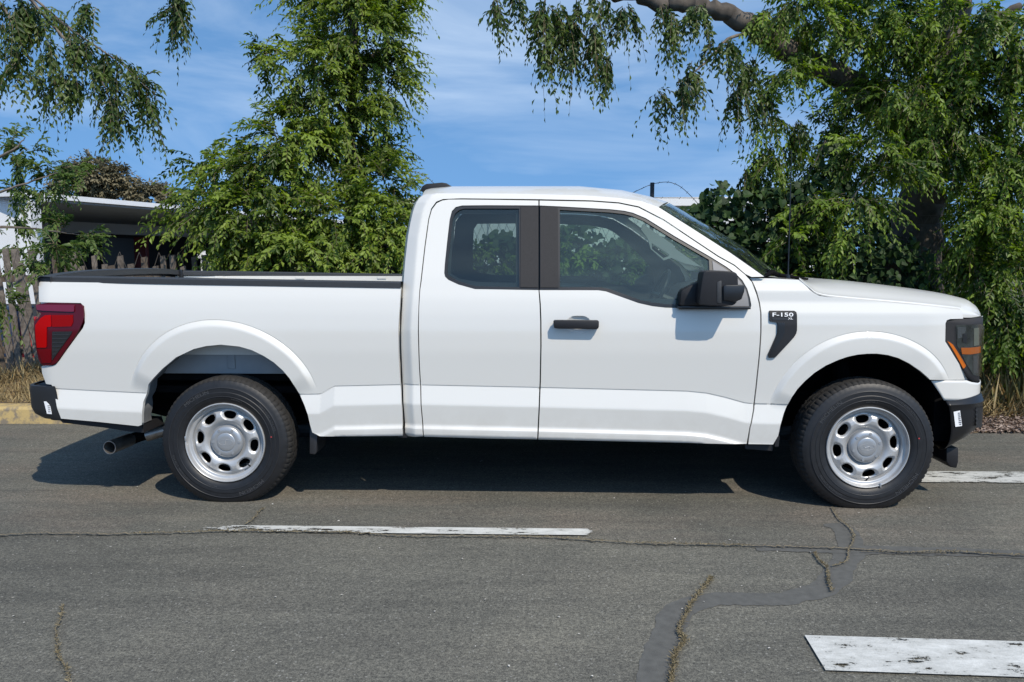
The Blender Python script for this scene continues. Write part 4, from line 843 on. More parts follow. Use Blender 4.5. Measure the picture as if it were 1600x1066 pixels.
seat(0.42, 0.50, 0.52); seat(0.42, 1.47, 0.52); seat(0.42, YC, 0.40)
mb = MB(); mb.box(-0.62, -0.20, 0.22, 1.75, 0.74, 0.88); mb.prism([(-0.66, 0.8), (-0.56, 0.8), (-0.62, 1.30), (-0.70, 1.30)], 0.22, 1.75); mb.build('rear_bench', M['cloth'], truck, bevel=0.03, seg=2)
mb = MB(); mb.prism([(1.02, 0.85), (1.50, 0.85), (1.56, 1.24), (1.30, 1.27), (1.10, 1.22), (1.02, 1.10)], 0.13, 2 * YC - 0.13); mb.build('dashboard', M['dark'], truck, bevel=0.03)
mb = MB(); cst = np.array([0.92, 1.45, 1.16]); t_ = math.radians(25)
mb.tube([cst + np.array([0.19 * math.sin(t_) * math.sin(a), 0.19 * math.cos(a), 0.19 * math.cos(t_) * math.sin(a)]) for a in np.linspace(0, 2 * PI, 33)], 0.015, 8)
mb.tube([cst, cst + np.array([0.25, 0, -0.1])], 0.03, 8); mb.tube([cst - np.array([0, 0.18, 0]), cst + np.array([0, 0.18, 0])], 0.018, 6); mb.build('steering_wheel', M['satin'], truck, smooth=True)
mb = MB(); mb.box(1.02, 1.05, YC - 0.13, YC + 0.13, 1.60, 1.67); mb.build('cabin_mirror', M['satin'], truck, bevel=0.01)
# ================================================================== ground, kerb, markings
def struct(o): o['kind'] = 'structure'; return o
def asphalt_mat():
    m = bpy.data.materials.new('asphalt'); m.use_nodes = True; t = m.node_tree; b = t.nodes['Principled BSDF']; b.inputs['Roughness'].default_value = 0.88; b.inputs['Specular IOR Level'].default_value = 0.3
    tc = t.nodes.new('ShaderNodeTexCoord'); N = t.nodes.new; K = t.links.new
    def noise(sc, det=6, ro=0.6, dist=0.0, scale3=None):
        n = N('ShaderNodeTexNoise'); n.inputs['Scale'].default_value = sc; n.inputs['Detail'].default_value = det; n.inputs['Roughness'].default_value = ro; n.inputs['Distortion'].default_value = dist
        if scale3: mp = N('ShaderNodeMapping'); mp.inputs['Scale'].default_value = scale3; K(tc.outputs['Object'], mp.inputs[0]); K(mp.outputs[0], n.inputs['Vector'])
        else: K(tc.outputs['Object'], n.inputs['Vector'])
        return n
    def ramp(src, stops):
        r = N('ShaderNodeValToRGB'); e = r.color_ramp.elements
        while len(e) < len(stops): e.new(0.5)
        for k, (p, c) in enumerate(stops): e[k].position = p; e[k].color = (*c, 1)
        K(src, r.inputs[0]); return r
    def mixc(kind, f, a, c):
        x = N('ShaderNodeMixRGB'); x.blend_type = kind
        if isinstance(f, float): x.inputs[0].default_value = f
        else: K(f, x.inputs[0])
        K(a, x.inputs[1]); K(c, x.inputs[2]); return x.outputs[0]
    base = ramp(noise(0.55, 8, 0.62, 0.8).outputs[0], [(0.30, (0.074, 0.074, 0.067)), (0.52, (0.096, 0.095, 0.085)), (0.72, (0.124, 0.121, 0.105))])
    warm = ramp(noise(0.9, 6, 0.6, 0.4, (1.0, 2.2, 1)).outputs[0], [(0.44, (0, 0, 0)), (0.70, (0.75, 0.75, 0.75))])
    wc = N('ShaderNodeRGB'); wc.outputs[0].default_value = (0.128, 0.110, 0.094, 1)
    # the strip beside the kerb is older and browner than the resurfaced lane
    sp = N('ShaderNodeSeparateXYZ'); K(tc.outputs['Object'], sp.inputs[0])
    mr = N('ShaderNodeMapRange'); mr.inputs[1].default_value = -0.62; mr.inputs[2].default_value = -0.50; K(sp.outputs[1], mr.inputs[0])
    mm = N('ShaderNodeMath'); mm.operation = 'MULTIPLY_ADD'; mm.inputs[1].default_value = 0.75; mm.inputs[2].default_value = 0.10; K(mr.outputs[0], mm.inputs[0])
    m2 = N('ShaderNodeMath'); m2.operation = 'MULTIPLY'; K(mm.outputs[0], m2.inputs[0]); K(warm.outputs[0], m2.inputs[1])
    col = mixc('MIX', m2.outputs[0], base.outputs[0], wc.outputs[0])
    streak = ramp(noise(2.2, 7, 0.7, 0.5, (0.35, 2.6, 1)).outputs[0], [(0.35, (0.80, 0.80, 0.80)), (0.68, (1.20, 1.19, 1.16))]); col = mixc('MULTIPLY', 0.9, col, streak.outputs[0])
    mid = ramp(noise(24, 5, 0.7).outputs[0], [(0.35, (0.80, 0.80, 0.80)), (0.66, (1.25, 1.24, 1.21))]); col = mixc('MULTIPLY', 0.9, col, mid.outputs[0])
    grit = ramp(noise(190, 4, 0.75).outputs[0], [(0.32, (0.42, 0.42, 0.42)), (0.5, (0.95, 0.95, 0.95)), (0.68, (1.9, 1.86, 1.76))]); col = mixc('MULTIPLY', 0.85, col, grit.outputs[0])
    grit2 = ramp(noise(75, 4, 0.8).outputs[0], [(0.35, (0.36, 0.36, 0.36)), (0.64, (2.1, 2.06, 1.96))]); col = mixc('MULTIPLY', 0.7, col, grit2.outputs[0])
    vo = N('ShaderNodeTexVoronoi'); vo.inputs['Scale'].default_value = 70; K(tc.outputs['Object'], vo.inputs['Vector'])
    s2 = N('ShaderNodeSeparateColor'); K(vo.outputs['Color'], s2.inputs[0])
    st = N('ShaderNodeMath'); st.operation = 'GREATER_THAN'; st.inputs[1].default_value = 0.93; K(s2.outputs[0], st.inputs[0])
    dd = N('ShaderNodeMath'); dd.operation = 'LESS_THAN'; dd.inputs[1].default_value = 0.30; K(vo.outputs['Distance'], dd.inputs[0])
    ml = N('ShaderNodeMath'); ml.operation = 'MULTIPLY'; K(st.outputs[0], ml.inputs[0]); K(dd.outputs[0], ml.inputs[1])
    ms = N('ShaderNodeMath'); ms.operation = 'MULTIPLY'; ms.inputs[1].default_value = 0.55; K(ml.outputs[0], ms.inputs[0])
    pc = N('ShaderNodeRGB'); pc.outputs[0].default_value = (0.30, 0.29, 0.26, 1); col = mixc('MIX', ms.outputs[0], col, pc.outputs[0])
    K(col, b.inputs['Base Color'])
    bp = N('ShaderNodeBump'); bp.inputs['Strength'].default_value = 0.55; bp.inputs['Distance'].default_value = 0.004; K(noise(170, 3, 0.7).outputs[0], bp.inputs['Height']); K(bp.outputs[0], b.inputs['Normal'])
    return m
mb = MB(); N_ = 60
xs = np.concatenate([[-900, -200, -60], np.linspace(-20, 20, 9), [60, 200, 900]]); ys = np.concatenate([[-300, -60, -20], np.linspace(-8, 8, 9), [20, 60, 200, 900]])
mb.grid([[(x, y, 0) for x in xs] for y in ys]); struct(mb.build('asphalt', asphalt_mat()))

soil = mat('dry_soil', (0.16, 0.115, 0.07), 0.95, noise=0.35, nscale=9, bump=0.6, bscale=40)
def hgt(x, y):
    """height of the verge beyond the kerb"""
    r = sstep(2.6, 3.2, x); base = 0.13 * (1 - r) + 0.0 * r
    return base + 0.10 * sstep(2.5, 3.6, y) + 0.03 * np.sin(x * 2.1 + 1) * np.sin(y * 3.0) * sstep(2.4, 2.8, y) + 0.012
gx = np.concatenate([[-60, -30], np.linspace(-15, 15, 121), [30, 60]]); gy = np.concatenate([np.linspace(2.30, 5.6, 22), [5.7]])
rows = [[(x, y, float(hgt(x, y)) if y < 5.65 else 0.0) for x in gx] for y in gy]
mb = MB(); mb.grid(rows); o = mb.build('verge', soil, smooth=True); struct(o)
rows = [[(x, y, z) for x in np.linspace(2.75, 30, 70)] for y, z in ((2.00, 0.004), (2.1, 0.012), (2.2, 0.014), (2.34, 0.016))]
rows = [[(x, y + (0.05 * math.sin(x * 5.1) + 0.03 * math.sin(x * 13)) * (y < 2.05), z) for x, y, z in r] for r in rows]
mb = MB(); mb.grid(rows); struct(mb.build('soil_edge', soil, smooth=True))
# kerb: worn yellow paint over concrete, in cast lengths
def kerb_mat():
    m = mat('kerb_paint', (0.42, 0.30, 0.10), 0.85, bump=0.4, bscale=60); t = m.node_tree; b = t.nodes['Principled BSDF']
    tc = t.nodes.new('ShaderNodeTexCoord'); n = t.nodes.new('ShaderNodeTexNoise'); n.inputs['Scale'].default_value = 14; n.inputs['Detail'].default_value = 8; n.inputs['Roughness'].default_value = 0.7
    r = t.nodes.new('ShaderNodeValToRGB'); e = r.color_ramp.elements; e[0].position = 0.38; e[0].color = (0.20, 0.165, 0.12, 1); e[1].position = 0.55; e[1].color = (0.45, 0.33, 0.14, 1)
    t.links.new(tc.outputs['Object'], n.inputs['Vector']); t.links.new(n.outputs[0], r.inputs[0]); t.links.new(r.outputs[0], b.inputs['Base Color']); return m
km = kerb_mat(); kerb = thing('kerb', 'kerb with worn yellow paint behind the truck', 'kerb', (-4, 2.2, 0)); del kerb['category']; del kerb['label']; struct(kerb)
x = -12.2
while x < 2.0:
    L_ = 1.8; mb = MB(); mb.add([(x + 0.005, 2.17, -0.02), (x + 0.005, 2.19, 0.12), (x + 0.005, 2.21, 0.142), (x + 0.005, 2.34, 0.147), (x + 0.005, 2.34, -0.02), (x + L_ - 0.005, 2.17, -0.02), (x + L_ - 0.005, 2.19, 0.12), (x + L_ - 0.005, 2.21, 0.142), (x + L_ - 0.005, 2.34, 0.147), (x + L_ - 0.005, 2.34, -0.02)],
        [(0, 1, 6, 5), (1, 2, 7, 6), (2, 3, 8, 7), (3, 4, 9, 8), (0, 4, 3, 2, 1), (5, 6, 7, 8, 9)])
    mb.build('kerbstone', km, kerb); x += L_

def gpoly(pts): return [np.array([*G(u, v)[:2]]) for u, v in pts]
def worn_paint():
    m = mat('worn_road_paint', (0.62, 0.62, 0.585), 0.8, bump=0.4, bscale=180); t = m.node_tree; b = t.nodes['Principled BSDF']; tc = t.nodes.new('ShaderNodeTexCoord')
    def nz(sc, s3): 
        mp = t.nodes.new('ShaderNodeMapping'); mp.inputs['Scale'].default_value = s3; n = t.nodes.new('ShaderNodeTexNoise'); n.inputs['Scale'].default_value = sc; n.inputs['Detail'].default_value = 8; n.inputs['Roughness'].default_value = 0.75
        t.links.new(tc.outputs['Object'], mp.inputs[0]); t.links.new(mp.outputs[0], n.inputs['Vector']); return n
    n = nz(7, (0.7, 2.0, 1)); n2 = nz(60, (1, 1, 1)); r = t.nodes.new('ShaderNodeMath'); r.operation = 'MULTIPLY_ADD'; r.inputs[1].default_value = 0.45; t.links.new(n2.outputs[0], r.inputs[0]); t.links.new(n.outputs[0], r.inputs[2])
    at = t.nodes.new('ShaderNodeAttribute'); at.attribute_name = 'wear'; ad = t.nodes.new('ShaderNodeMath'); ad.operation = 'ADD'; t.links.new(r.outputs[0], ad.inputs[0]); t.links.new(at.outputs['Fac'], ad.inputs[1])
    cr = t.nodes.new('ShaderNodeValToRGB'); cr.color_ramp.elements[0].position = 0.875; cr.color_ramp.elements[1].position = 0.895; cr.color_ramp.elements[0].color = (1, 1, 1, 1); cr.color_ramp.elements[1].color = (0, 0, 0, 1)
    t.links.new(ad.outputs[0], cr.inputs[0]); t.links.new(cr.outputs[0], b.inputs['Alpha'])
    c2 = t.nodes.new('ShaderNodeValToRGB'); c2.color_ramp.elements[0].color = (0.68, 0.68, 0.645, 1); c2.color_ramp.elements[1].color = (0.40, 0.40, 0.37, 1); c2.color_ramp.elements[0].position = 0.55; c2.color_ramp.elements[1].position = 0.9
    t.links.new(ad.outputs[0], c2.inputs[0]); t.links.new(c2.outputs[0], b.inputs['Base Color']); return m
wp = worn_paint()
def marking(q, wear, nx=60):
    """q = four picture corners: far-left, far-right, near-right, near-left"""
    c = gpoly(q); rows = []
    for s in np.linspace(0, 1, 7): rows.append([tuple((c[0] * (1 - t) + c[1] * t) * (1 - s) + (c[3] * (1 - t) + c[2] * t) * s) + (0.008,) for t in np.linspace(0, 1, nx)])
    mb = MB(); mb.grid(rows); o = mb.build('road_marking', wp); struct(o)
    a = o.data.attributes.new('wear', 'FLOAT', 'POINT'); a.data.foreach_set('value', np.array([wear(t, s) for s in np.linspace(0, 1, 7) for t in np.linspace(0, 1, nx)], np.float32)); return o
marking([(318, 822.5), (928, 828.5), (926, 838.6), (318, 832.5)], lambda t, s: 0.11 * (1 - sstep(0.0, 0.40, t)) + 0.10 * (s > 0.9) * (t < 0.5) + 0.25 * sstep(0.975, 1.0, t) + 0.06)
marking([(1436, 738.0), (2000, 741.5), (2000, 759), (1430, 755)], lambda t, s: 0.09)
marking([(1257, 995.5), (1900, 1014), (1900, 1072), (1290, 1050.5)], lambda t, s: 0.045 + 0.04 * (s > 0.7))

def ribbon(name, pts, w, z, m, jit=0.0, sub=24, seed=0, kind='structure', wvar=0.35):
    r = np.random.default_rng(seed); p = gpoly(pts); p3 = spline([(q[0], q[1], 0) for q in p], sub * (len(p) - 1))[:, :2]
    t = np.gradient(p3, axis=0); t /= np.linalg.norm(t, axis=1)[:, None] + 1e-9; n = np.stack([-t[:, 1], t[:, 0]], 1)
    sm = lambda: np.convolve(r.normal(0, 1, len(p3) + 8), np.ones(5) / 5 ** 0.5 / 1.3, mode='same')[4:-4]
    j = r.normal(0, 1, (len(p3), 2)); off = (j[:, 0] * jit)[:, None] * n; ww = w * (1 + wvar * (sm() if name == 'tar_seal' else r.normal(0, 1, len(p3)))).clip(0.25, 2.2) / 2
    ww[0] = ww[-1] = 0.0005
    A = p3 + off + n * ww[:, None]; B = p3 + off - n * (w * (1 + wvar * (sm() if name == 'tar_seal' else r.normal(0, 1, len(p3)))).clip(0.25, 2.2) / 2)[:, None]
    mb = MB(); mb.grid([[(a[0], a[1], z) for a in A], [(b[0], b[1], z) for b in B]]); o = mb.build(name, m); o['kind'] = kind; return o, p3
tar = mat('tar_seal', (0.091, 0.090, 0.082), 0.88, noise=0.16, nscale=28, bump=0.3, bscale=260)
crackm = mat('crack_fill', (0.17, 0.142, 0.092), 0.95, noise=0.5, nscale=120, bump=0.5, bscale=200); crackd = mat('crack_dark', (0.075, 0.069, 0.056), 0.95, noise=0.3, nscale=90)
ribbon('tar_seal', [(1020, 1075), (1034, 1020), (1046, 985), (1066, 952), (1118, 937), (1180, 937), (1232, 935), (1290, 918), (1314, 888), (1330, 860), (1322, 832), (1300, 818)], 0.125, 0.0020, tar, 0.0, 20, 3, wvar=0.09)
ribbon('tar_seal', [(1325, 862), (1375, 860), (1440, 862), (1520, 864), (1700, 872)], 0.11, 0.0026, tar, 0.0, 20, 4, wvar=0.09)
ribbon('tar_seal', [(1180, 857), (1240, 858), (1300, 861), (1335, 861)], 0.08, 0.0032, tar, 0.0, 20, 5, wvar=0.09)
LONG = [(-300, 845), (0, 838.5), (60, 836), (165, 837), (280, 835), (350, 832.5), (450, 833.5), (550, 835), (630, 840), (750, 841), (850, 842), (990, 851), (1100, 853.5), (1200, 856), (1325, 860), (1420, 866), (1465, 864.5), (1600, 871), (1800, 878)]
cracks = [('long', LONG, 0.018, 0.010), ('b', [(1112, 905), (1104, 916), (1085, 940), (1072, 962), (1061, 990), (1069, 1005), (1055, 1026), (1052, 1048), (1048, 1075)], 0.020, 0.005),
          ('c', [(1272, 866), (1281, 880), (1292, 890), (1294, 910), (1300, 927)], 0.014, 0.004), ('d', [(1300, 795), (1310, 812), (1325, 825), (1334, 838), (1332, 850), (1326, 862), (1322, 880), (1300, 888)], 0.012, 0.004),
          ('e', [(97, 950), (96, 966), (88, 990), (90, 1012), (92, 1030), (104, 1048), (107, 1066), (112, 1090)], 0.010, 0.005), ('f', [(412, 797), (404, 803), (398, 812), (384, 822)], 0.012, 0.006), ('g', [(1345, 865), (1480, 868)], 0.006, 0.004)]
cpts = []
for k, (nm, p, w, j) in enumerate(cracks):
    o, _ = ribbon('crack', p, w * 0.42, 0.0118, crackd, j * 0.5, 30, 20 + k); o2, c3 = ribbon('crack_fill', p, w * 0.55, 0.0124, crackm, j * 0.7, 30, 40 + k); cpts.append((nm, c3, w))
# ================================================================== leaves, grass, trees
def leaf_mat(name, c0, c1, trans=0.35, rough=0.42):
    m = bpy.data.materials.new(name); m.use_nodes = True; t = m.node_tree; t.nodes.clear(); N = t.nodes.new; K = t.links.new
    o = N('ShaderNodeOutputMaterial'); at = N('ShaderNodeAttribute'); at.attribute_name = 'tone'; r = N('ShaderNodeValToRGB'); r.color_ramp.elements[0].color = (*c0, 1); r.color_ramp.elements[1].color = (*c1, 1)
    K(at.outputs['Fac'], r.inputs[0]); b = N('ShaderNodeBsdfPrincipled'); b.inputs['Roughness'].default_value = rough; b.inputs['Specular IOR Level'].default_value = 0.32; K(r.outputs[0], b.inputs['Base Color'])
    tr = N('ShaderNodeBsdfTranslucent'); hs = N('ShaderNodeHueSaturation'); hs.inputs['Saturation'].default_value = 1.15; hs.inputs['Value'].default_value = 1.5; hs.inputs['Hue'].default_value = 0.5; K(r.outputs[0], hs.inputs['Color']); K(hs.outputs[0], tr.inputs[0])
    mx = N('ShaderNodeMixShader'); mx.inputs[0].default_value = trans; K(b.outputs[0], mx.inputs[1]); K(tr.outputs[0], mx.inputs[2]); K(mx.outputs[0], o.inputs[0]); return m
bark = mat('bark', (0.15, 0.125, 0.10), 0.95, noise=0.45, nscale=14, bump=1.0, bscale=35)
twigm = mat('twig', (0.13, 0.105, 0.06), 0.9)
def unit(a): return a / (np.linalg.norm(a, axis=-1, keepdims=True) + 1e-9)
def leaves(name, base, dirn, nrm, ln, wd, tone, m, parent=None, kind=None, fold=0.25):
    """two-triangle folded leaves"""
    d = unit(dirn); s = unit(np.cross(nrm, d)); n = np.cross(d, s); L_ = ln[:, None]; W = wd[:, None]
    V = np.stack([base, base + d * L_ * 0.48 + s * W * 0.5 + n * W * fold, base + d * L_ - n * L_ * 0.10, base + d * L_ * 0.48 - s * W * 0.5 + n * W * fold], 1).reshape(-1, 3)
    k = np.arange(len(base)) * 4; F = np.concatenate([np.stack([k, k + 1, k + 2], 1), np.stack([k, k + 2, k + 3], 1)])
    o = mesh(name, V, F, m, parent); a = o.data.attributes.new('tone', 'FLOAT', 'POINT'); a.data.foreach_set('value', np.repeat(tone, 4).astype(np.float32))
    if kind: o['kind'] = kind
    return o
def sprays(r, P0, D, L_, K_, droop, leaf, tone):
    """pinnate sprays: start points, directions, lengths -> leaf arrays"""
    S_ = len(P0); t = (np.arange(K_) + 0.7) / K_; t = t[None, :] + r.normal(0, 0.012, (S_, K_)); Lc = L_[:, None, None]
    g = np.array([0, 0, -1.0]); pos = P0[:, None] + D[:, None] * Lc * t[..., None] + g * (droop[:, None] * L_[:, None] * t ** 2)[..., None]
    tan = unit(D[:, None] + g * (2 * droop[:, None] * t)[..., None]); side = unit(np.cross(tan, np.array([0, 0, 1.0]) + r.normal(0, 0.35, (S_, 1, 3)))); sg = np.where(np.arange(K_) % 2 == 0, 1.0, -1.0)[None, :, None]
    d = unit(tan * 0.75 + side * sg * 0.75 + g * 0.28 + r.normal(0, 0.22, (S_, K_, 3))); d[:, -1] = unit(tan[:, -1] + r.normal(0, 0.15, (S_, 3)))
    n = unit(np.cross(side, tan) * 1.0 + r.normal(0, 0.45, (S_, K_, 3)) + np.array([0, -0.25, 0.35])); n = np.where((n[..., 2:3] < 0), -n, n)
    ll = leaf * r.uniform(0.65, 1.25, (S_, K_)) * (0.75 + 0.4 * np.sin(np.clip(t, 0, 1) * PI)); tt = np.clip(tone[:, None] + r.normal(0, 0.16, (S_, K_)) + 0.42 * (t - 0.62), 0, 1)
    return pos.reshape(-1, 3), d.reshape(-1, 3), n.reshape(-1, 3), ll.ravel(), (ll * r.uniform(0.34, 0.50, (S_, K_))).ravel(), tt.ravel(), pos
def crown(name, blobs, density, Lrange, K_, droop, leaf, m, seed, parent, trunk_pt=None, down=0.3, shell=0.45, tw=True):
    """blobs: (u, v, ru, rv, Y[, ry, dens]) - centre and half-size as seen, distance Y; foliage in clumps of sprays"""
    r = np.random.default_rng(seed); PP = []; DD = []; TT = []
    for bl in blobs:
        u, v, ru, rv, Y = bl[:5]; c = P(u, v, Y); s = FPX / (Y + DCAM); rx, rz = ru / s, rv / s; ry = bl[5] if len(bl) > 5 else (rx + rz) * 0.5; de = bl[6] if len(bl) > 6 else 1.0
        nb = max(3, int(density * de * (rx * rz + rx * ry + ry * rz) * 2.2)); q = unit(r.normal(0, 1, (nb, 3))); rad = r.uniform(shell, 1.0, (nb, 1)) ** 0.7
        c0 = c + q * rad * np.array([rx, ry, rz]) * 0.86; out = unit(q * np.array([1, 1, 0.7]) + np.array([0, 0, -down]) + r.normal(0, 0.25, (nb, 3)))
        tone = r.uniform(0.15, 0.85, nb); n_s = 6
        for k in range(n_s):
            PP.append(c0 + r.normal(0, 0.05, (nb, 3)) * Lrange[1] - out * Lrange[0] * 0.3); DD.append(unit(out + r.normal(0, 0.36, (nb, 3)))); TT.append(np.clip(tone + r.normal(0, 0.1, nb), 0, 1))
    P0 = np.concatenate(PP); D = np.concatenate(DD); T = np.concatenate(TT); n = len(P0); L_ = r.uniform(*Lrange, n); dr = r.uniform(droop * 0.4, droop * 1.5, n)
    b, d, nn, ll, ww, tt, pos = sprays(r, P0, D, L_, K_, dr, leaf, T)
    o = leaves(name, b, d, nn, ll, ww, tt, m, parent)
    if tw:
        pts = np.concatenate([P0[:, None], pos[:, [K_ // 3, 2 * K_ // 3, K_ - 1]]], 1); w = np.array([0.0032, 0.0026, 0.0018, 0.0008]); sd = unit(np.cross(pts[:, -1] - pts[:, 0], r.normal(0, 1, (n, 3))))[:, None]
        A = pts + sd * w[None, :, None]; B = pts - sd * w[None, :, None]; V = np.stack([A, B], 2).reshape(-1, 3); k = np.arange(n)[:, None] * 8 + np.array([0, 2, 4])[None]; k = k.ravel()
        mesh('twigs', V, np.stack([k, k + 1, k + 3, k + 2], 1), twigm, parent)['kind'] = 'stuff'
    return o, P0
def limb(mb, pts, r0, r1, seed=0, n=12):
    r = np.random.default_rng(seed); p = spline([tuple(q) for q in pts], 8 * len(pts)); t = np.linspace(0, 1, len(p)); p = p + r.normal(0, 0.012, p.shape) * (r0 / 0.1)
    mb.tube(list(p), list((r0 + (r1 - r0) * t ** 0.8) * (1 + 0.06 * np.sin(t * 19 + seed))), n)
LM_mid = leaf_mat('leaf_green', (0.026, 0.058, 0.008), (0.260, 0.345, 0.058), 0.42)
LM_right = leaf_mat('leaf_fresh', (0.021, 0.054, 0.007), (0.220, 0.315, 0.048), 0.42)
LM_blue = leaf_mat('leaf_bluegreen', (0.020, 0.048, 0.010), (0.120, 0.170, 0.036), 0.35)
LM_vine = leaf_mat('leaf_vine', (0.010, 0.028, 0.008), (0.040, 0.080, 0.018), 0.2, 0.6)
LM_far = leaf_mat('leaf_olive', (0.085, 0.080, 0.045), (0.22, 0.19, 0.115), 0.2, 0.8)

# ---- the bushy tree behind the truck bed
t1 = thing('leafy_tree', 'bushy light green tree standing behind the truck bed and cab', 'tree', tuple(G(545, 588, 0.2)[:2]) + (0.15,)); tb = np.array(t1.location)
B1 = [(545, -130, 120, 80, 4.4), (545, -20, 100, 55, 4.3), (565, 55, 92, 60, 4.2), (490, 105, 60, 55, 4.0), (598, 130, 46, 62, 4.2), (412, 92, 30, 26, 3.9), (520, 178, 84, 40, 4.0), (455, 222, 92, 34, 3.7), (345, 254, 56, 28, 3.8), (425, 275, 90, 40, 3.6), (560, 235, 62, 30, 4.2), (590, 290, 62, 40, 3.9),
      (318, 312, 45, 20, 3.6), (400, 330, 110, 40, 3.4), (540, 340, 100, 50, 3.5), (285, 344, 26, 10, 3.5), (392, 378, 58, 32, 3.3), (480, 400, 110, 50, 3.3), (600, 390, 55, 70, 3.5), (460, 470, 100, 60, 3.4), (560, 480, 90, 70, 3.5), (640, 315, 22, 18, 3.8)]
crown('crown', B1, 28.0, (0.24, 0.50), 18, 0.42, 0.064, LM_mid, 11, t1, down=0.05)
mb = MB(); limb(mb, [tb - [0, 0, 0.1], tb + [0.05, 0, 0.9], P(548, 250, 4.3), P(552, 60, 4.4), P(545, -150, 4.4)], 0.11, 0.03, 1); mb.build('trunk', bark, t1, smooth=True, sharp=60)
for k, (a, q) in enumerate([((548, 330, 4.3), (330, 250, 3.9)), ((548, 360, 4.2), (300, 320, 3.6)), ((548, 300, 4.3), (620, 250, 4.1)), ((550, 200, 4.3), (470, 110, 4.0)), ((550, 150, 4.3), (610, 70, 4.2)), ((548, 400, 4.1), (400, 400, 3.4)), ((550, 380, 4.1), (610, 390, 3.5))]):
    mb = MB(); a_ = P(*a); q_2 = P(*q); limb(mb, [a_, (a_ + q_2) / 2 + np.array([0, 0, 0.12]), q_2], 0.035, 0.010, 30 + k, 7); mb.build('branch', bark, t1, smooth=True, sharp=60)

# ---- the big drooping tree on the right
t2 = thing('drooping_tree', 'large tree with thick trunk and hanging branches behind the truck hood', 'tree', tuple(P(1440, 600, 4.4)[:2]) + (0.1,)); tb = np.array(t2.location)
B2 = [(1250, 20, 80, 45, 3.6), (1370, 40, 95, 60, 3.8), (1490, 50, 95, 70, 3.6), (1590, 60, 80, 80, 3.4), (1230, 125, 42, 40, 3.5, 0.3, 0.8), (1330, 150, 60, 36, 4.0, 0.4, 0.7), (1400, 150, 60, 46, 3.5, 0.5, 0.8), (1460, 150, 60, 50, 3.5), (1530, 170, 85, 70, 3.4), (1195, 190, 26, 34, 3.5, 0.2, 0.8), (1215, 235, 28, 34, 3.5, 0.25, 0.9), (1290, 210, 50, 34, 3.9, 0.4, 0.7),
      (1360, 240, 60, 36, 3.3), (1470, 225, 66, 32, 3.2), (1570, 270, 75, 55, 3.2), (1340, 320, 60, 26, 3.1, 0.3, 0.8), (1260, 330, 40, 22, 3.1, 0.25, 0.7), (1235, 370, 26, 14, 3.0, 0.2, 0.6), (1330, 375, 46, 26, 3.1, 0.25, 0.7), (1395, 262, 36, 12, 3.0, 0.2, 0.5),
      (1540, 350, 70, 50, 3.1), (1520, 420, 40, 40, 3.2, 0.3, 0.9), (1590, 440, 60, 60, 3.0), (1570, 510, 40, 46, 2.9, 0.3, 0.9), (1620, 520, 40, 60, 2.9), (1555, 470, 36, 44, 3.0, 0.3, 0.9), (1700, 200, 120, 160, 3.4, 1.0, 0.6), (1400, -90, 220, 80, 3.8, 1.0, 0.5), (1690, 430, 80, 120, 3.2, 0.7, 0.6), (1360, 450, 50, 40, 4.9, 0.3, 0.6), (1520, 500, 50, 60, 4.0, 0.4, 0.9), (1480, 300, 130, 150, 5.4, 0.5, 0.7), (1300, 250, 60, 70, 5.0, 0.4, 0.4), (1530, 320, 60, 70, 5.0, 0.4, 0.8), (1600, 340, 60, 90, 5.0, 0.5, 0.8), (1500, 430, 50, 60, 5.0, 0.4, 0.8)]
crown('crown', B2, 25.0, (0.22, 0.44), 17, 0.42, 0.062, LM_right, 12, t2, down=0.55)
B2h = [(770, 18, 13, 26, 2.9), (806, 2, 8, 18, 2.9), (850, 30, 16, 40, 3.0), (845, 70, 9, 22, 3.0), (880, 50, 22, 34, 3.0), (905, 25, 26, 24, 3.1), (895, 82, 9, 14, 3.0), (930, 60, 22, 46, 3.0), (952, 95, 12, 26, 3.0), (975, 25, 18, 28, 3.1), (1048, 45, 14, 24, 3.2), (1030, 18, 24, 12, 3.3), (1085, 25, 30, 24, 3.3),
        (1078, 120, 22, 20, 3.2), (1050, 138, 22, 14, 3.2), (1028, 152, 12, 9, 3.2), (1130, 80, 30, 26, 3.3), (1165, 110, 26, 30, 3.4), (1150, 150, 16, 22, 3.4), (1185, 165, 16, 26, 3.4), (1190, 255, 16, 26, 3.5), (1165, 275, 12, 18, 3.5), (1240, 200, 20, 30, 3.4), (860, 6, 30, 14, 3.0), (940, 8, 30, 14, 3.0)]
B2h = [(u, v, ru, rv, y, 0.22, 1.9) for u, v, ru, rv, y in B2h]
crown('hanging_foliage', B2h, 15.0, (0.12, 0.28), 10, 1.0, 0.064, LM_blue, 13, t2, down=1.6, shell=0.1)
def trunk_mat():
    m = mat('rough_bark', (0.105, 0.088, 0.072), 0.95, noise=0.5, nscale=7, bump=1.0, bscale=22); return m
tbk = trunk_mat()
mb = MB(); limb(mb, [tb - [0, 0, 0.2], P(1432, 440, 4.4), P(1438, 330, 4.4), P(1448, 230, 4.4), P(1475, 120, 4.4), P(1500, -60, 4.5), P(1520, -260, 4.6)], 0.32, 0.13, 3, 18); mb.build('trunk', tbk, t2, smooth=True, sharp=60)
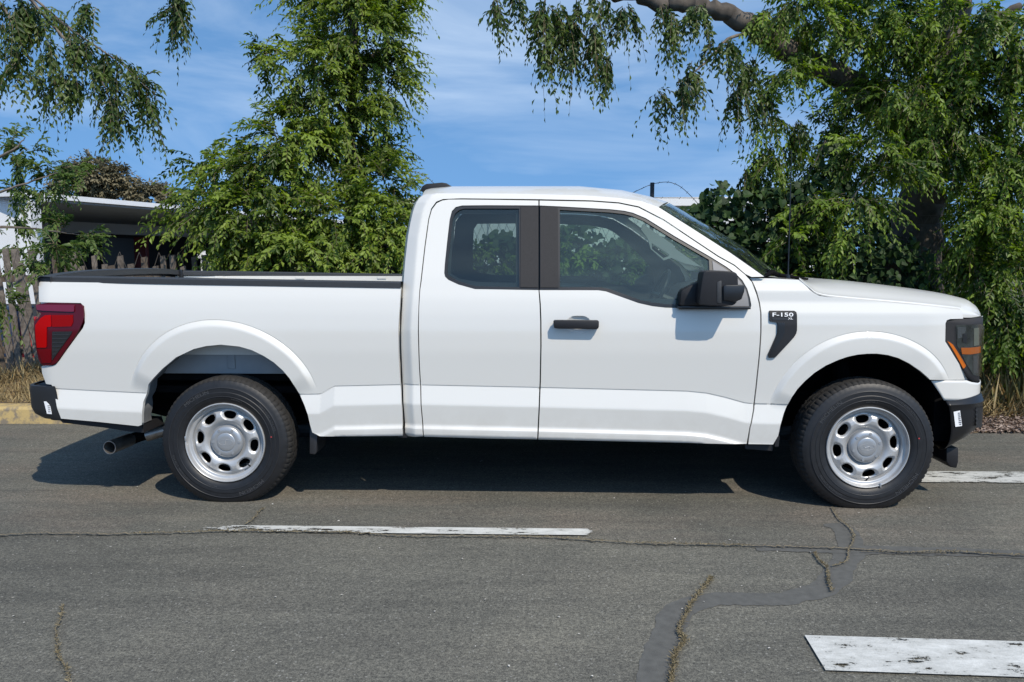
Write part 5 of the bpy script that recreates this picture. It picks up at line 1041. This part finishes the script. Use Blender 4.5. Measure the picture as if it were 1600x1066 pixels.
for k, (pts, a, b_) in enumerate([([(1448, 240, 4.4), (1400, 190, 4.3), (1330, 130, 4.1), (1250, 90, 3.9), (1190, 52, 3.8), (1130, 18, 3.7), (1060, 4, 3.6), (980, -8, 3.5), (900, -30, 3.4), (800, -40, 3.2)], 0.17, 0.045), ([(1470, 130, 4.4), (1520, 60, 4.0), (1590, 10, 3.8)], 0.10, 0.04), ([(1190, 52, 3.8), (1140, 60, 3.6), (1100, 100, 3.3), (1060, 130, 3.2)], 0.02, 0.006), ([(1448, 230, 4.4), (1400, 215, 3.6), (1370, 260, 3.2), (1315, 330, 3.1)], 0.014, 0.006), ([(1440, 300, 4.4), (1500, 280, 3.6), (1560, 330, 3.2)], 0.03, 0.01)]):
    mb = MB(); limb(mb, [P(*q) for q in pts], a, b_, 50 + k, 12); mb.build('branch', tbk if a > 0.05 else bark, t2, smooth=True, sharp=60)

# ---- branches hanging in at the upper left, from a tree outside the picture
t3 = thing('overhanging_tree', 'tree at the left edge whose dark hanging branches cross the upper left sky', 'tree', (-8.3, 4.3, 0.15)); tb = np.array(t3.location)
B3 = [(20, 15, 45, 34, 4.3), (70, 35, 38, 34, 4.3), (20, 75, 26, 34, 4.3), (40, 118, 12, 16, 4.3), (105, 55, 34, 22, 4.2), (75, 85, 20, 18, 4.2), (95, 118, 14, 18, 4.2), (120, 140, 10, 14, 4.2), (140, 75, 28, 20, 4.2), (165, 95, 26, 18, 4.1), (150, 118, 14, 18, 4.1), (170, 148, 12, 18, 4.1), (186, 180, 9, 24, 4.1), (195, 110, 22, 16, 4.1), (222, 128, 14, 16, 4.1), (236, 158, 8, 20, 4.1), (60, 5, 50, 18, 4.4), (140, 15, 20, 12, 4.3),
      (268, 2, 8, 16, 4.3), (272, 22, 5, 12, 4.3), (255, -25, 30, 12, 4.3), (-60, 20, 60, 80, 4.4)]
crown('hanging_foliage', [(u, v, ru, rv, y, 0.30, 1.3) for u, v, ru, rv, y in B3], 8.5, (0.18, 0.38), 13, 0.8, 0.072, LM_blue, 14, t3, down=1.1, shell=0.1)
B3b = [(20, 215, 22, 18, 2.6), (50, 235, 26, 16, 2.6), (20, 260, 34, 22, 2.7), (75, 265, 32, 20, 2.7), (110, 262, 22, 12, 2.7), (20, 300, 36, 24, 2.7), (70, 298, 36, 18, 2.7), (120, 284, 20, 8, 2.7), (10, 335, 26, 24, 2.6), (15, 385, 22, 16, 2.6), (95, 352, 30, 9, 2.5), (130, 368, 30, 12, 2.5), (85, 385, 20, 10, 2.6), (140, 385, 14, 10, 2.5), (5, 470, 12, 10, 2.6), (78, 412, 8, 8, 2.7), (-50, 300, 60, 90, 2.8)]
crown('low_foliage', [(u, v, ru, rv, y + (1.25 if u not in (5, 78, 85) else 0.2), 0.3, 0.8) for u, v, ru, rv, y in B3b], 11.0, (0.16, 0.34), 14, 0.35, 0.062, leaf_mat('leaf_dusty', (0.042, 0.086, 0.022), (0.135, 0.195, 0.048), 0.38), 15, t3, down=0.0, shell=0.1)
mb = MB(); limb(mb, [tb - [0, 0, 0.1], tb + [0.05, 0, 1.5], P(-110, 120, 4.3), P(-60, -60, 4.3), P(20, -120, 4.3)], 0.16, 0.07, 4, 12); mb.build('trunk', bark, t3, smooth=True, sharp=60)
for k, pts in enumerate([[(-60, -60, 4.3), (40, -10, 4.3), (110, 45, 4.2), (190, 100, 4.1), (232, 140, 4.1)], [(-60, -60, 4.3), (10, 20, 4.3), (30, 90, 4.3)], [(40, -10, 4.3), (100, 60, 4.2), (150, 110, 4.1), (182, 180, 4.1)], [(20, -120, 4.3), (180, -60, 4.3), (268, -10, 4.3), (272, 25, 4.3)], [(-90, 330, 2.7), (0, 300, 2.7), (90, 270, 2.7)], [(-90, 360, 2.7), (20, 355, 2.6), (130, 368, 4.3)], [(-90, 280, 2.7), (10, 240, 2.6), (40, 215, 2.6)]]):
    mb = MB(); limb(mb, [P(*q) for q in pts], 0.022, 0.004, 70 + k, 6); mb.build('branch', bark, t3, smooth=True, sharp=60)

# ---- dark broad-leaved vine over the fence
t4 = thing('climbing_vine', 'dark broad-leaved climbing shrub behind the windscreen and cab', 'shrub', tuple(P(1150, 600, 3.7)[:2]) + (0.2,)); r4 = np.random.default_rng(16)
B4 = [(1085, 335, 20, 16), (1130, 310, 34, 28), (1190, 320, 44, 36), (1245, 320, 44, 42), (1290, 300, 34, 44), (1330, 350, 50, 50), (1130, 360, 60, 40), (1220, 380, 80, 44), (1290, 410, 70, 40), (1080, 400, 70, 40), (980, 420, 90, 44), (880, 420, 90, 50), (780, 415, 70, 50), (700, 440, 70, 40), (1120, 460, 140, 70), (900, 490, 170, 60), (1400, 420, 60, 60), (1420, 500, 60, 60), (1290, 250, 16, 26), (1060, 330, 6, 8), (790, 380, 40, 20), (900, 365, 40, 16), (980, 385, 40, 16)]
Pb = []; 
for u, v, ru, rv in B4:
    c = P(u, v, 3.55); s = FPX / (3.55 + DCAM); nb = int(ru * rv / s / s * 2100) + 20; q = unit(r4.normal(0, 1, (nb, 3))) * r4.uniform(0.25, 1, (nb, 1)) ** 0.5; Pb.append(c + q * np.array([ru / s, 0.42, rv / s]))
Pb = np.concatenate(Pb); n = len(Pb); order = np.argsort(Pb[:, 1]); vis = [i for i in order if Pb[i, 2] > 1.25 and Pb[i, 0] > 0.9][:300]; rest = np.ones(n, bool); rest[vis] = False
def heart(sc):
    o = [(0, 0), (0.34, -0.10), (0.52, 0.18), (0.42, 0.52), (0.0, 1.0), (-0.42, 0.52), (-0.52, 0.18), (-0.34, -0.10)]
    V = [(x * sc, y * sc, 0.16 * abs(x) * sc - 0.12 * y * y * sc) for x, y in o] + [(0, 0.45 * sc, -0.03 * sc)]; return V, [(8, i, (i + 1) % 8) for i in range(8)]
HV, HF = heart(1.0); HV = np.array(HV); HF = np.array(HF)
def leaf_frame(n_, r):
    d = unit(np.stack([r.normal(0, 0.7, n_), r.normal(-0.15, 0.4, n_), r.uniform(-1.2, 0.1, n_)], 1)); nn = unit(np.stack([r.normal(0.15, 0.4, n_), r.uniform(-1.0, -0.2, n_), r.uniform(0.1, 0.9, n_)], 1)); s = unit(np.cross(d, nn)); nn = np.cross(s, d); return s, d, nn
s_, d_, n_3 = leaf_frame(n, r4); sc = r4.uniform(0.045, 0.095, n)
A = Pb[:, None] + sc[:, None, None] * (HV[None, :, 0:1] * s_[:, None] + HV[None, :, 1:2] * d_[:, None] + HV[None, :, 2:3] * n_3[:, None])
Ar = A[rest]; k = np.arange(len(Ar))[:, None, None] * 9; Fr = (HF[None] + k).reshape(-1, 3); o = mesh('foliage', Ar.reshape(-1, 3), Fr, LM_vine, t4, smooth=False); o['kind'] = 'stuff'
a = o.data.attributes.new('tone', 'FLOAT', 'POINT'); a.data.foreach_set('value', np.repeat(r4.uniform(0, 1, len(Ar)), 9).astype(np.float32))
lmes = []
for k in range(6):
    me = bpy.data.meshes.new('leaf'); me.from_pydata([tuple(v) for v in HV * np.array([1, 1 + 0.1 * (k - 3) / 3, 0.6 + 0.3 * k])], [], [tuple(int(i) for i in f) for f in HF]); me.materials.append(LM_vine)
    a = me.attributes.new('tone', 'FLOAT', 'POINT'); a.data.foreach_set('value', np.full(9, 0.15 + 0.14 * k, np.float32)); lmes.append(me)
b4 = base_of(t4)
for j, i in enumerate(vis):
    lf = link('leaf', lmes[j % 6], t4); lf.matrix_basis = Matrix.Translation(Vector(Pb[i] - b4)) @ Matrix((s_[i], d_[i], n_3[i])).transposed().to_4x4() @ Matrix.Scale(float(sc[i]), 4)
for k, pts in enumerate([[(1150, 600, 3.7), (1180, 450, 3.7), (1230, 340, 3.7), (1290, 220, 3.6)], [(1150, 600, 3.7), (1120, 450, 3.7), (1100, 340, 3.6)], [(900, 600, 3.7), (880, 470, 3.7), (790, 380, 3.6)]]):
    mb = MB(); limb(mb, [P(*q) for q in pts], 0.02, 0.006, 90 + k, 6); mb.build('stem', bark, t4, smooth=True, sharp=60)

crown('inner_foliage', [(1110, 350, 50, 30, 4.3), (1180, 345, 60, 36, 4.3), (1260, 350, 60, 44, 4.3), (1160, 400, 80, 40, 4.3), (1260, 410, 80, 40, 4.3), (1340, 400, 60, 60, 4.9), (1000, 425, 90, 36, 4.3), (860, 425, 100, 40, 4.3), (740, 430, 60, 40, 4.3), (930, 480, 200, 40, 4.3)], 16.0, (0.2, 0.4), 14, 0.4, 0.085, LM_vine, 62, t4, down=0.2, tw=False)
crown('light_foliage', [(760, 410, 60, 46, 3.2, 0.3), (880, 400, 60, 50, 3.2, 0.3), (960, 430, 60, 40, 3.2, 0.3), (1060, 430, 50, 30, 3.1, 0.25, 0.6), (700, 450, 60, 40, 3.3, 0.3), (830, 480, 100, 40, 3.3, 0.3), (1150, 425, 40, 16, 3.0, 0.2, 0.5), (1220, 420, 50, 16, 3.0, 0.2, 0.6)], 17.0, (0.16, 0.30), 12, 0.4, 0.07, LM_right, 61, t4, down=0.1)
# ---- trees far off behind the low building
for k, (lab, bl, s) in enumerate([('olive brown tree far off, left of two above the flat roof', [(150, 274, 42, 30), (125, 290, 40, 26), (178, 284, 26, 26)], 21), ('small olive brown tree far off, right of two above the flat roof', [(225, 302, 26, 14), (245, 306, 30, 10)], 22)]):
    Yf = 34.0; t = thing('distant_tree', lab, 'tree', tuple(P(bl[0][0], 395, Yf)[:2]) + (0.1,), 'far trees above the flat roof'); sc_ = (Yf + DCAM) / 8
    crown('crown', [(u, v, ru, rv, Yf, ru / (FPX / (Yf + DCAM))) for u, v, ru, rv in bl], 9.0, (0.4, 0.8), 9, 0.2, 0.22, LM_far, s, t, down=0.0, tw=False)
    mb = MB(); limb(mb, [np.array(t.location), np.array(t.location) + [0, 0, 2.0], P(bl[0][0], bl[0][1], Yf)], 0.22, 0.08, s, 8); mb.build('trunk', bark, t, smooth=True, sharp=60)

# ---- dry grass, litter and weeds
straw = leaf_mat('straw', (0.22, 0.155, 0.075), (0.46, 0.37, 0.20), 0.15, 0.9); straw2 = leaf_mat('straw_green', (0.20, 0.17, 0.07), (0.33, 0.31, 0.13), 0.2, 0.9)
litter = leaf_mat('fallen_leaf', (0.16, 0.11, 0.085), (0.45, 0.36, 0.30), 0.05, 0.9)
rg = np.random.default_rng(31)
def grass(name, n, xr, yr, h, m, flat=0.6, seed=0):
    r = np.random.default_rng(seed); x = r.uniform(*xr, n); y = r.uniform(*yr, n); cl = np.sin(x * 7 + 2 * np.sin(y * 5)) * 0.5 + 0.5; z = hgt(x, np.minimum(y, 6)) - 0.01
    az = r.uniform(0, 2 * PI, n); el = r.uniform(0.15, 1.3, n); d = np.stack([np.cos(az) * np.cos(el) * flat, np.sin(az) * np.cos(el) * flat, np.sin(el)], 1); ll = h * r.uniform(0.3, 1.2, n) * (0.5 + 0.8 * cl)
    return leaves(name, np.stack([x, y, z], 1), d, r.normal(0, 1, (n, 3)), ll, np.full(n, 0.007) * r.uniform(0.5, 1.4, n), r.uniform(0, 1, n), m, None, 'stuff', 0.1)
grass('dry_grass', 16000, (-9, -2.0), (2.36, 3.6), 0.20, straw, seed=1)
grass('dry_grass', 9000, (-2, 2.9), (2.36, 3.9), 0.16, straw, seed=2)
grass('dry_grass', 26000, (2.9, 10), (2.45, 4.4), 0.34, straw, 0.9, seed=3)
grass('dry_grass', 8000, (2.9, 9), (2.7, 3.6), 0.42, straw2, 0.7, seed=4)
n = 16000; x = rg.uniform(2.6, 9, n); y = 2.02 + np.abs(rg.normal(0, 0.38, n)); z = np.where(y < 2.32, 0.016, hgt(x, y)) + rg.uniform(0.0, 0.045, n) * sstep(2.0, 2.3, y); az = rg.uniform(0, 2 * PI, n)
leaves('leaf_litter', np.stack([x, y, z], 1), np.stack([np.cos(az), np.sin(az), rg.normal(0, 0.25, n)], 1), np.stack([rg.normal(0, 0.35, n), rg.normal(0, 0.35, n), np.ones(n)], 1), rg.uniform(0.02, 0.065, n), rg.uniform(0.012, 0.032, n), rg.uniform(0, 1, n) ** 1.5, litter, None, 'stuff')
for j, (u, lab) in enumerate([(44, 'dried weed at the foot of the yellow kerb, left of two'), (122, 'dried weed at the yellow kerb beside the rear bumper, right of two')]):
    c = G(u, 657); n = 420; az = rg.uniform(0, 2 * PI, n); el = rg.uniform(0.2, 1.5, n); b_ = np.stack([c[0] + rg.normal(0, 0.05, n), c[1] - 0.03 + rg.normal(0, 0.02, n), rg.uniform(0.0, 0.10, n)], 1)
    o = leaves('dry_weed', b_, np.stack([np.cos(az) * np.cos(el), np.sin(az) * np.cos(el) * 0.5, np.sin(el)], 1), rg.normal(0, 1, (n, 3)), rg.uniform(0.02, 0.07, n), rg.uniform(0.004, 0.009, n), rg.uniform(0, 1, n), straw); tag(o, lab, 'weed', 'dried weeds along the kerb')
crack_straw = leaf_mat('crack_straw', (0.13, 0.105, 0.06), (0.30, 0.25, 0.15), 0.1, 0.9)
# dead grass rooted in the cracks, grit on the asphalt
for nm, c3, w in cpts:
    dens = {'long': 1500, 'b': 1300, 'c': 260, 'd': 120, 'e': 240, 'f': 50, 'g': 30}[nm]; i = rg.integers(0, len(c3), dens); b_ = np.stack([c3[i, 0] + rg.normal(0, w * 0.28, dens), c3[i, 1] + rg.normal(0, w * 0.28, dens), np.full(dens, 0.012)], 1)
    if nm == 'long': b_ = b_[(np.sin(b_[:, 0] * 3.1) > -0.2)]
    n = len(b_); az = rg.uniform(0, 2 * PI, n); el = rg.uniform(0.0, 1.0, n)
    leaves('crack_grass', b_, np.stack([np.cos(az) * np.cos(el), np.sin(az) * np.cos(el), np.sin(el)], 1), rg.normal(0, 1, (n, 3)) + [0, 0, 1], rg.uniform(0.005, 0.018, n), rg.uniform(0.002, 0.005, n), rg.uniform(0, 1, n) ** 1.3, crack_straw, None, 'stuff')
n = 420; x = rg.uniform(-4, 4, n); y = rg.uniform(-2.6, 1.9, n); az = rg.uniform(0, 2 * PI, n)
leaves('grit', np.stack([x, y, np.full(n, 0.006)], 1), np.stack([np.cos(az), np.sin(az), 0.05 + 0 * az], 1), np.stack([0 * az, 0 * az, 1 + 0 * az], 1) + rg.normal(0, 0.2, (n, 3)), rg.uniform(0.004, 0.016, n) * (1 + 1.0 * (rg.uniform(0, 1, n) > 0.95)), rg.uniform(0.003, 0.009, n), rg.uniform(0.2, 1, n), leaf_mat('grit', (0.2, 0.18, 0.15), (0.62, 0.60, 0.55), 0.0, 0.9), None, 'stuff')

# ================================================================== fences and buildings
woodm = [mat('weathered_wood_%s' % k, c, 0.95, noise=0.4, nscale=22, bump=0.7, bscale=60) for k, c in (('grey', (0.125, 0.103, 0.085)), ('brown', (0.110, 0.083, 0.062)), ('pale', (0.155, 0.13, 0.108)))]
fy = 3.45; xl = P(-60, 500, fy)[0]; xr_ = P(640, 500, fy)[0]
fence = thing('picket_fence', 'weathered grey wooden picket fence leaning behind the truck bed', 'fence', ((xl + xr_) / 2, fy, 0.2)); rf = np.random.default_rng(41); x = xl
while x < xr_:
    left = x < P(62, 500, fy)[0]; w = rf.uniform(0.045, 0.07) * (1.1 if left else 0.95); tall = rf.uniform() < (0.75 if left else 0.5); top = (1.46 if tall else 1.36) + rf.normal(0, 0.015) + (0.06 if left else 0.0); lean = (-0.085 if left else -0.03) + rf.normal(0, 0.02); z0 = 0.12
    y = fy + rf.normal(0, 0.012); dx = lean * (top - z0); mb = MB()
    mb.add([(x - dx * 0.5, y, z0), (x - dx * 0.5 + w, y, z0), (x + dx * 0.5 + w, y + 0.0, top), (x + dx * 0.5, y, top - rf.uniform(0, 0.02)), (x - dx * 0.5, y + 0.018, z0), (x - dx * 0.5 + w, y + 0.018, z0), (x + dx * 0.5 + w, y + 0.018, top), (x + dx * 0.5, y + 0.018, top - 0.01)], [(0, 1, 2, 3), (5, 4, 7, 6), (1, 5, 6, 2), (4, 0, 3, 7), (3, 2, 6, 7)])
    mb.build('picket', woodm[rf.integers(0, 3)], fence); x += w + rf.uniform(0.008, 0.05) * (1.0 if left else 1.5)
for z in (0.45, 1.18):
    mb = MB(); mb.box(xl, xr_, fy + 0.022, fy + 0.06, z, z + 0.07); mb.build('rail', woodm[1], fence)
wirem = mat('galvanised_wire', (0.12, 0.105, 0.09), 0.6, metal=0.3)
def chain_link(name, lab, x0, x1, y, z0, z1, cell, posts, lean=0.0, wire=0.0035, seed=0, top=True):
    r = np.random.default_rng(seed); t = thing(name, lab, 'fence', ((x0 + x1) / 2, y, z0)); V = []; F = []
    nx = int((x1 - x0) / cell); nz = int((z1 - z0) / cell * 0.9)
    def pt(i, j): return np.array([x0 + i * cell * 0.5 + 0.004 * math.sin(i * 1.7 + j), y + 0.02 * math.sin(i * 0.3 + j * 0.5), z0 + (z1 - z0) * j / nz + 0.012 * math.sin(i * 0.21) * j / nz])
    for j in range(nz):
        for i in range(2 * nx):
            if (i + j) % 2 == 0: a, b = pt(i, j), pt(i + 1, j + 1)
            else: a, b = pt(i + 1, j), pt(i, j + 1)
            d = b - a; n = np.array([-d[2], 0, d[0]]); n = n / (np.linalg.norm(n) + 1e-9) * wire * 0.6; k = len(V); V += [a - n, a + n, b + n, b - n]; F.append((k, k + 1, k + 2, k + 3))
            m2 = np.array([0, wire * 0.6, 0]); k = len(V); V += [a - m2, a + m2, b + m2, b - m2]; F.append((k, k + 1, k + 2, k + 3))
    o = mesh('wire_mesh', V, np.array(F), wirem, t); o['kind'] = 'stuff'
    if top: mb = MB(); mb.tube([(x0, y, z1), (x1, y, z1)], 0.003, 5); mb.build('top_wire', wirem, t)
    for px_, zt_ in posts:
        mb = MB(); mb.tube([(px_, y + 0.03, 0.1), (px_, y + 0.03, zt_)], 0.022, 8); mb.build('post', mat('dark_post', (0.03, 0.035, 0.045), 0.6), t, smooth=True)
    return t
chain_link('chain_link_fence', 'rusty chain-link mesh stretched along the wooden picket fence', xl, P(345, 400, 3.3)[0], 3.36, 0.2, 1.49, 0.20, [(P(-20, 400, 3.4)[0], 1.5)], seed=1, wire=0.0048, top=False)
cf = chain_link('chain_link_fence', 'chain-link fence with barbed wire on a dark post behind the cab roof', P(560, 400, 3.95)[0], 9.0, 3.95, 0.2, 1.86, 0.09, [(P(1019, 300, 3.98)[0], P(1019, 285.5, 3.98)[2]), (P(640, 300, 3.98)[0], 1.9)], seed=2)
for pts in ([(982, 304.5), (1000, 296), (1019, 288), (1042, 284.6), (1060, 290), (1075, 302), (1092, 320)], [(960, 306), (1019, 309), (1090, 309.6), (1180, 311), (1260, 310)], [(640, 268), (655, 270), (672, 281), (690, 300)]):
    q = spline([P(u, v, 3.98) for u, v in pts], 40); mb = MB(); mb.tube(list(q), 0.0032, 5)
    for c in q[::4]: mb.tube([c + np.array([-0.01, 0, -0.012]), c + np.array([0.01, 0, 0.012])], 0.002, 3)
    mb.build('barbed_wire', wirem, cf)
# white low building beyond the middle of the fence
wbm = mat('white_cladding', (0.70, 0.70, 0.69), 0.6, noise=0.06, nscale=3); bw_ = thing('white_shed', 'low white building seen over the cab and through its windows', 'building', (1.8, 17, 0.1))
z1 = P(1050, 309, 15)[2]; x0, x1 = P(650, 400, 15)[0], P(1290, 400, 15)[0]
mb = MB(); mb.box(x0, x1, 15, 21, 0.0, z1 - 0.20); mb.build('wall', wbm, bw_)
mb = MB(); mb.box(x0 - 0.15, x1 + 0.15, 14.8, 21.2, z1 - 0.20, z1); mb.build('roof', mat('white_roof', (0.76, 0.76, 0.75), 0.5), bw_)
for k in range(8):
    xx = x0 + 0.5 + k * (x1 - x0 - 1) / 7; mb = MB(); mb.box(xx, xx + 0.06, 14.96, 15, 0.1, z1 - 0.22); mb.build('pilaster', wbm, bw_)
# flat-roofed open building on the left
lb_ = thing('flat_roof_building', 'low flat-roofed building with a deep shaded front behind the left fence', 'building', (-9, 12, 0.1))
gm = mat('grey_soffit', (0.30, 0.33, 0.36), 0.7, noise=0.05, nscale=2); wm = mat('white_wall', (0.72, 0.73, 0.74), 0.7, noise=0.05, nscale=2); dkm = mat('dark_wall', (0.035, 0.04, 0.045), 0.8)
A_ = P(40, 400, 9.0)[:2]; Bp = P(300, 400, 13.2)[:2]; e1 = unit(Bp - A_); e2 = np.array([-e1[1], e1[0]]); zr = P(60, 301.5, 9.0)[2]
def q2(a, b): return A_ + e1 * a + e2 * b
LN = np.linalg.norm(Bp - A_) + 14
def slab(name, a0, a1, b0, b1, za, zb, m):
    c = [q2(a0, b0), q2(a1, b0), q2(a1, b1), q2(a0, b1)]; mb = MB(); V = [(*p, za) for p in c] + [(*p, zb) for p in c]
    mb.add(V, [(0, 3, 2, 1), (4, 5, 6, 7), (0, 1, 5, 4), (1, 2, 6, 5), (2, 3, 7, 6), (3, 0, 4, 7)]); return mb.build(name, m, lb_)
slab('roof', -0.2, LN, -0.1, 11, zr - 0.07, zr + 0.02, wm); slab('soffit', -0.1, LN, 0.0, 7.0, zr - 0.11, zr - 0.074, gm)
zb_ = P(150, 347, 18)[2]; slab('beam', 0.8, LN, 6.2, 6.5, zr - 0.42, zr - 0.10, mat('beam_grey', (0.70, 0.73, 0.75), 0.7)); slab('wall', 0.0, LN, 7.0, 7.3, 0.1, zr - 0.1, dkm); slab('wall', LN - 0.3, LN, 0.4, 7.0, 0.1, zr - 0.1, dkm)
c = P(-40, 400, 9.0)
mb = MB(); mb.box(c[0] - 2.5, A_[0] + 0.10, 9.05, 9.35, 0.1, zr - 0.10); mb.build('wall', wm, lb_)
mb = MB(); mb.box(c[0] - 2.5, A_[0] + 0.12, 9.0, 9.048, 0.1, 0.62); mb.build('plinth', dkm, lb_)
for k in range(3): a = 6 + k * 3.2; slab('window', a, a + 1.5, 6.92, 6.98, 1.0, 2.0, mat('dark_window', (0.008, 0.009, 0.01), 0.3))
p = P(218, 385, 17); mb = MB(); mb.box(p[0] - 0.16, p[0] + 0.16, 17, 17.2, 0.05, 1.95); tag(mb.build('red_cabinet', mat('dull_red', (0.12, 0.008, 0.008), 0.5), bevel=0.02), 'dull red cabinet in the shade under the flat roof', 'cabinet')
p = P(65, 310, 8.8); fl = thing('security_light', 'twin-headed white security light under the roof corner', 'lamp', tuple(p))
mb = MB(); mb.box(p[0] - 0.05, p[0] + 0.05, 8.95, 9.04, p[2] - 0.05, p[2] + 0.05); mb.build('bracket', wm, fl, bevel=0.01)
for dz in (-0.03, 0.035): mb = MB(); mb.box(p[0] - 0.09, p[0] + 0.09, 8.80, 8.94, p[2] + dz - 0.022, p[2] + dz + 0.022); mb.build('lamp_head', wm, fl, bevel=0.012)
# white gate frame and things behind the pickets
gt = thing('white_gate', 'white metal gate frame between the fence and the bushy tree', 'gate', tuple(P(325, 430, 5.6)[:2]) + (0.2,)); wg = mat('white_gate_paint', (0.75, 0.75, 0.75), 0.5)
for u, w_, v0 in ((317, 0.05, 392), (327, 0.02, 400), (337.5, 0.025, 398)):
    p = P(u, v0, 5.6); mb = MB(); mb.box(p[0] - w_ / 2, p[0] + w_ / 2, 5.58, 5.62, 0.2, p[2]); mb.build('bar', wg, gt)
a = P(310, 400, 5.6); b2 = P(342, 402, 5.6); mb = MB(); mb.box(a[0], b2[0], 5.57, 5.63, a[2] - 0.03, a[2] + 0.02); mb.build('top_rail', wg, gt)
mb = MB(); p0, p1 = P(30, 503, 4.6), P(66, 572, 4.6); mb.box(p0[0], p1[0], 4.6, 5.1, p1[2], p0[2]); mb.box(p0[0] + 0.04, p1[0] - 0.04, 4.65, 5.0, p0[2], p0[2] + 0.05); tag(mb.build('red_container', mat('bright_red', (0.45, 0.02, 0.02), 0.5), bevel=0.03), 'bright red container showing between the leaning pickets', 'container')
mb = MB(); p0, p1 = P(-30, 486, 4.7), P(20, 516, 4.7); mb.box(p0[0], p1[0], 4.7, 5.1, 0.25, p0[2]); mb.box(p0[0] - 0.02, p1[0] + 0.02, 4.68, 5.12, p0[2], p0[2] + 0.04); tag(mb.build('blue_bin', mat('dark_blue', (0.02, 0.04, 0.09), 0.5), bevel=0.02), 'dark blue bin behind the fence at the left edge', 'bin')
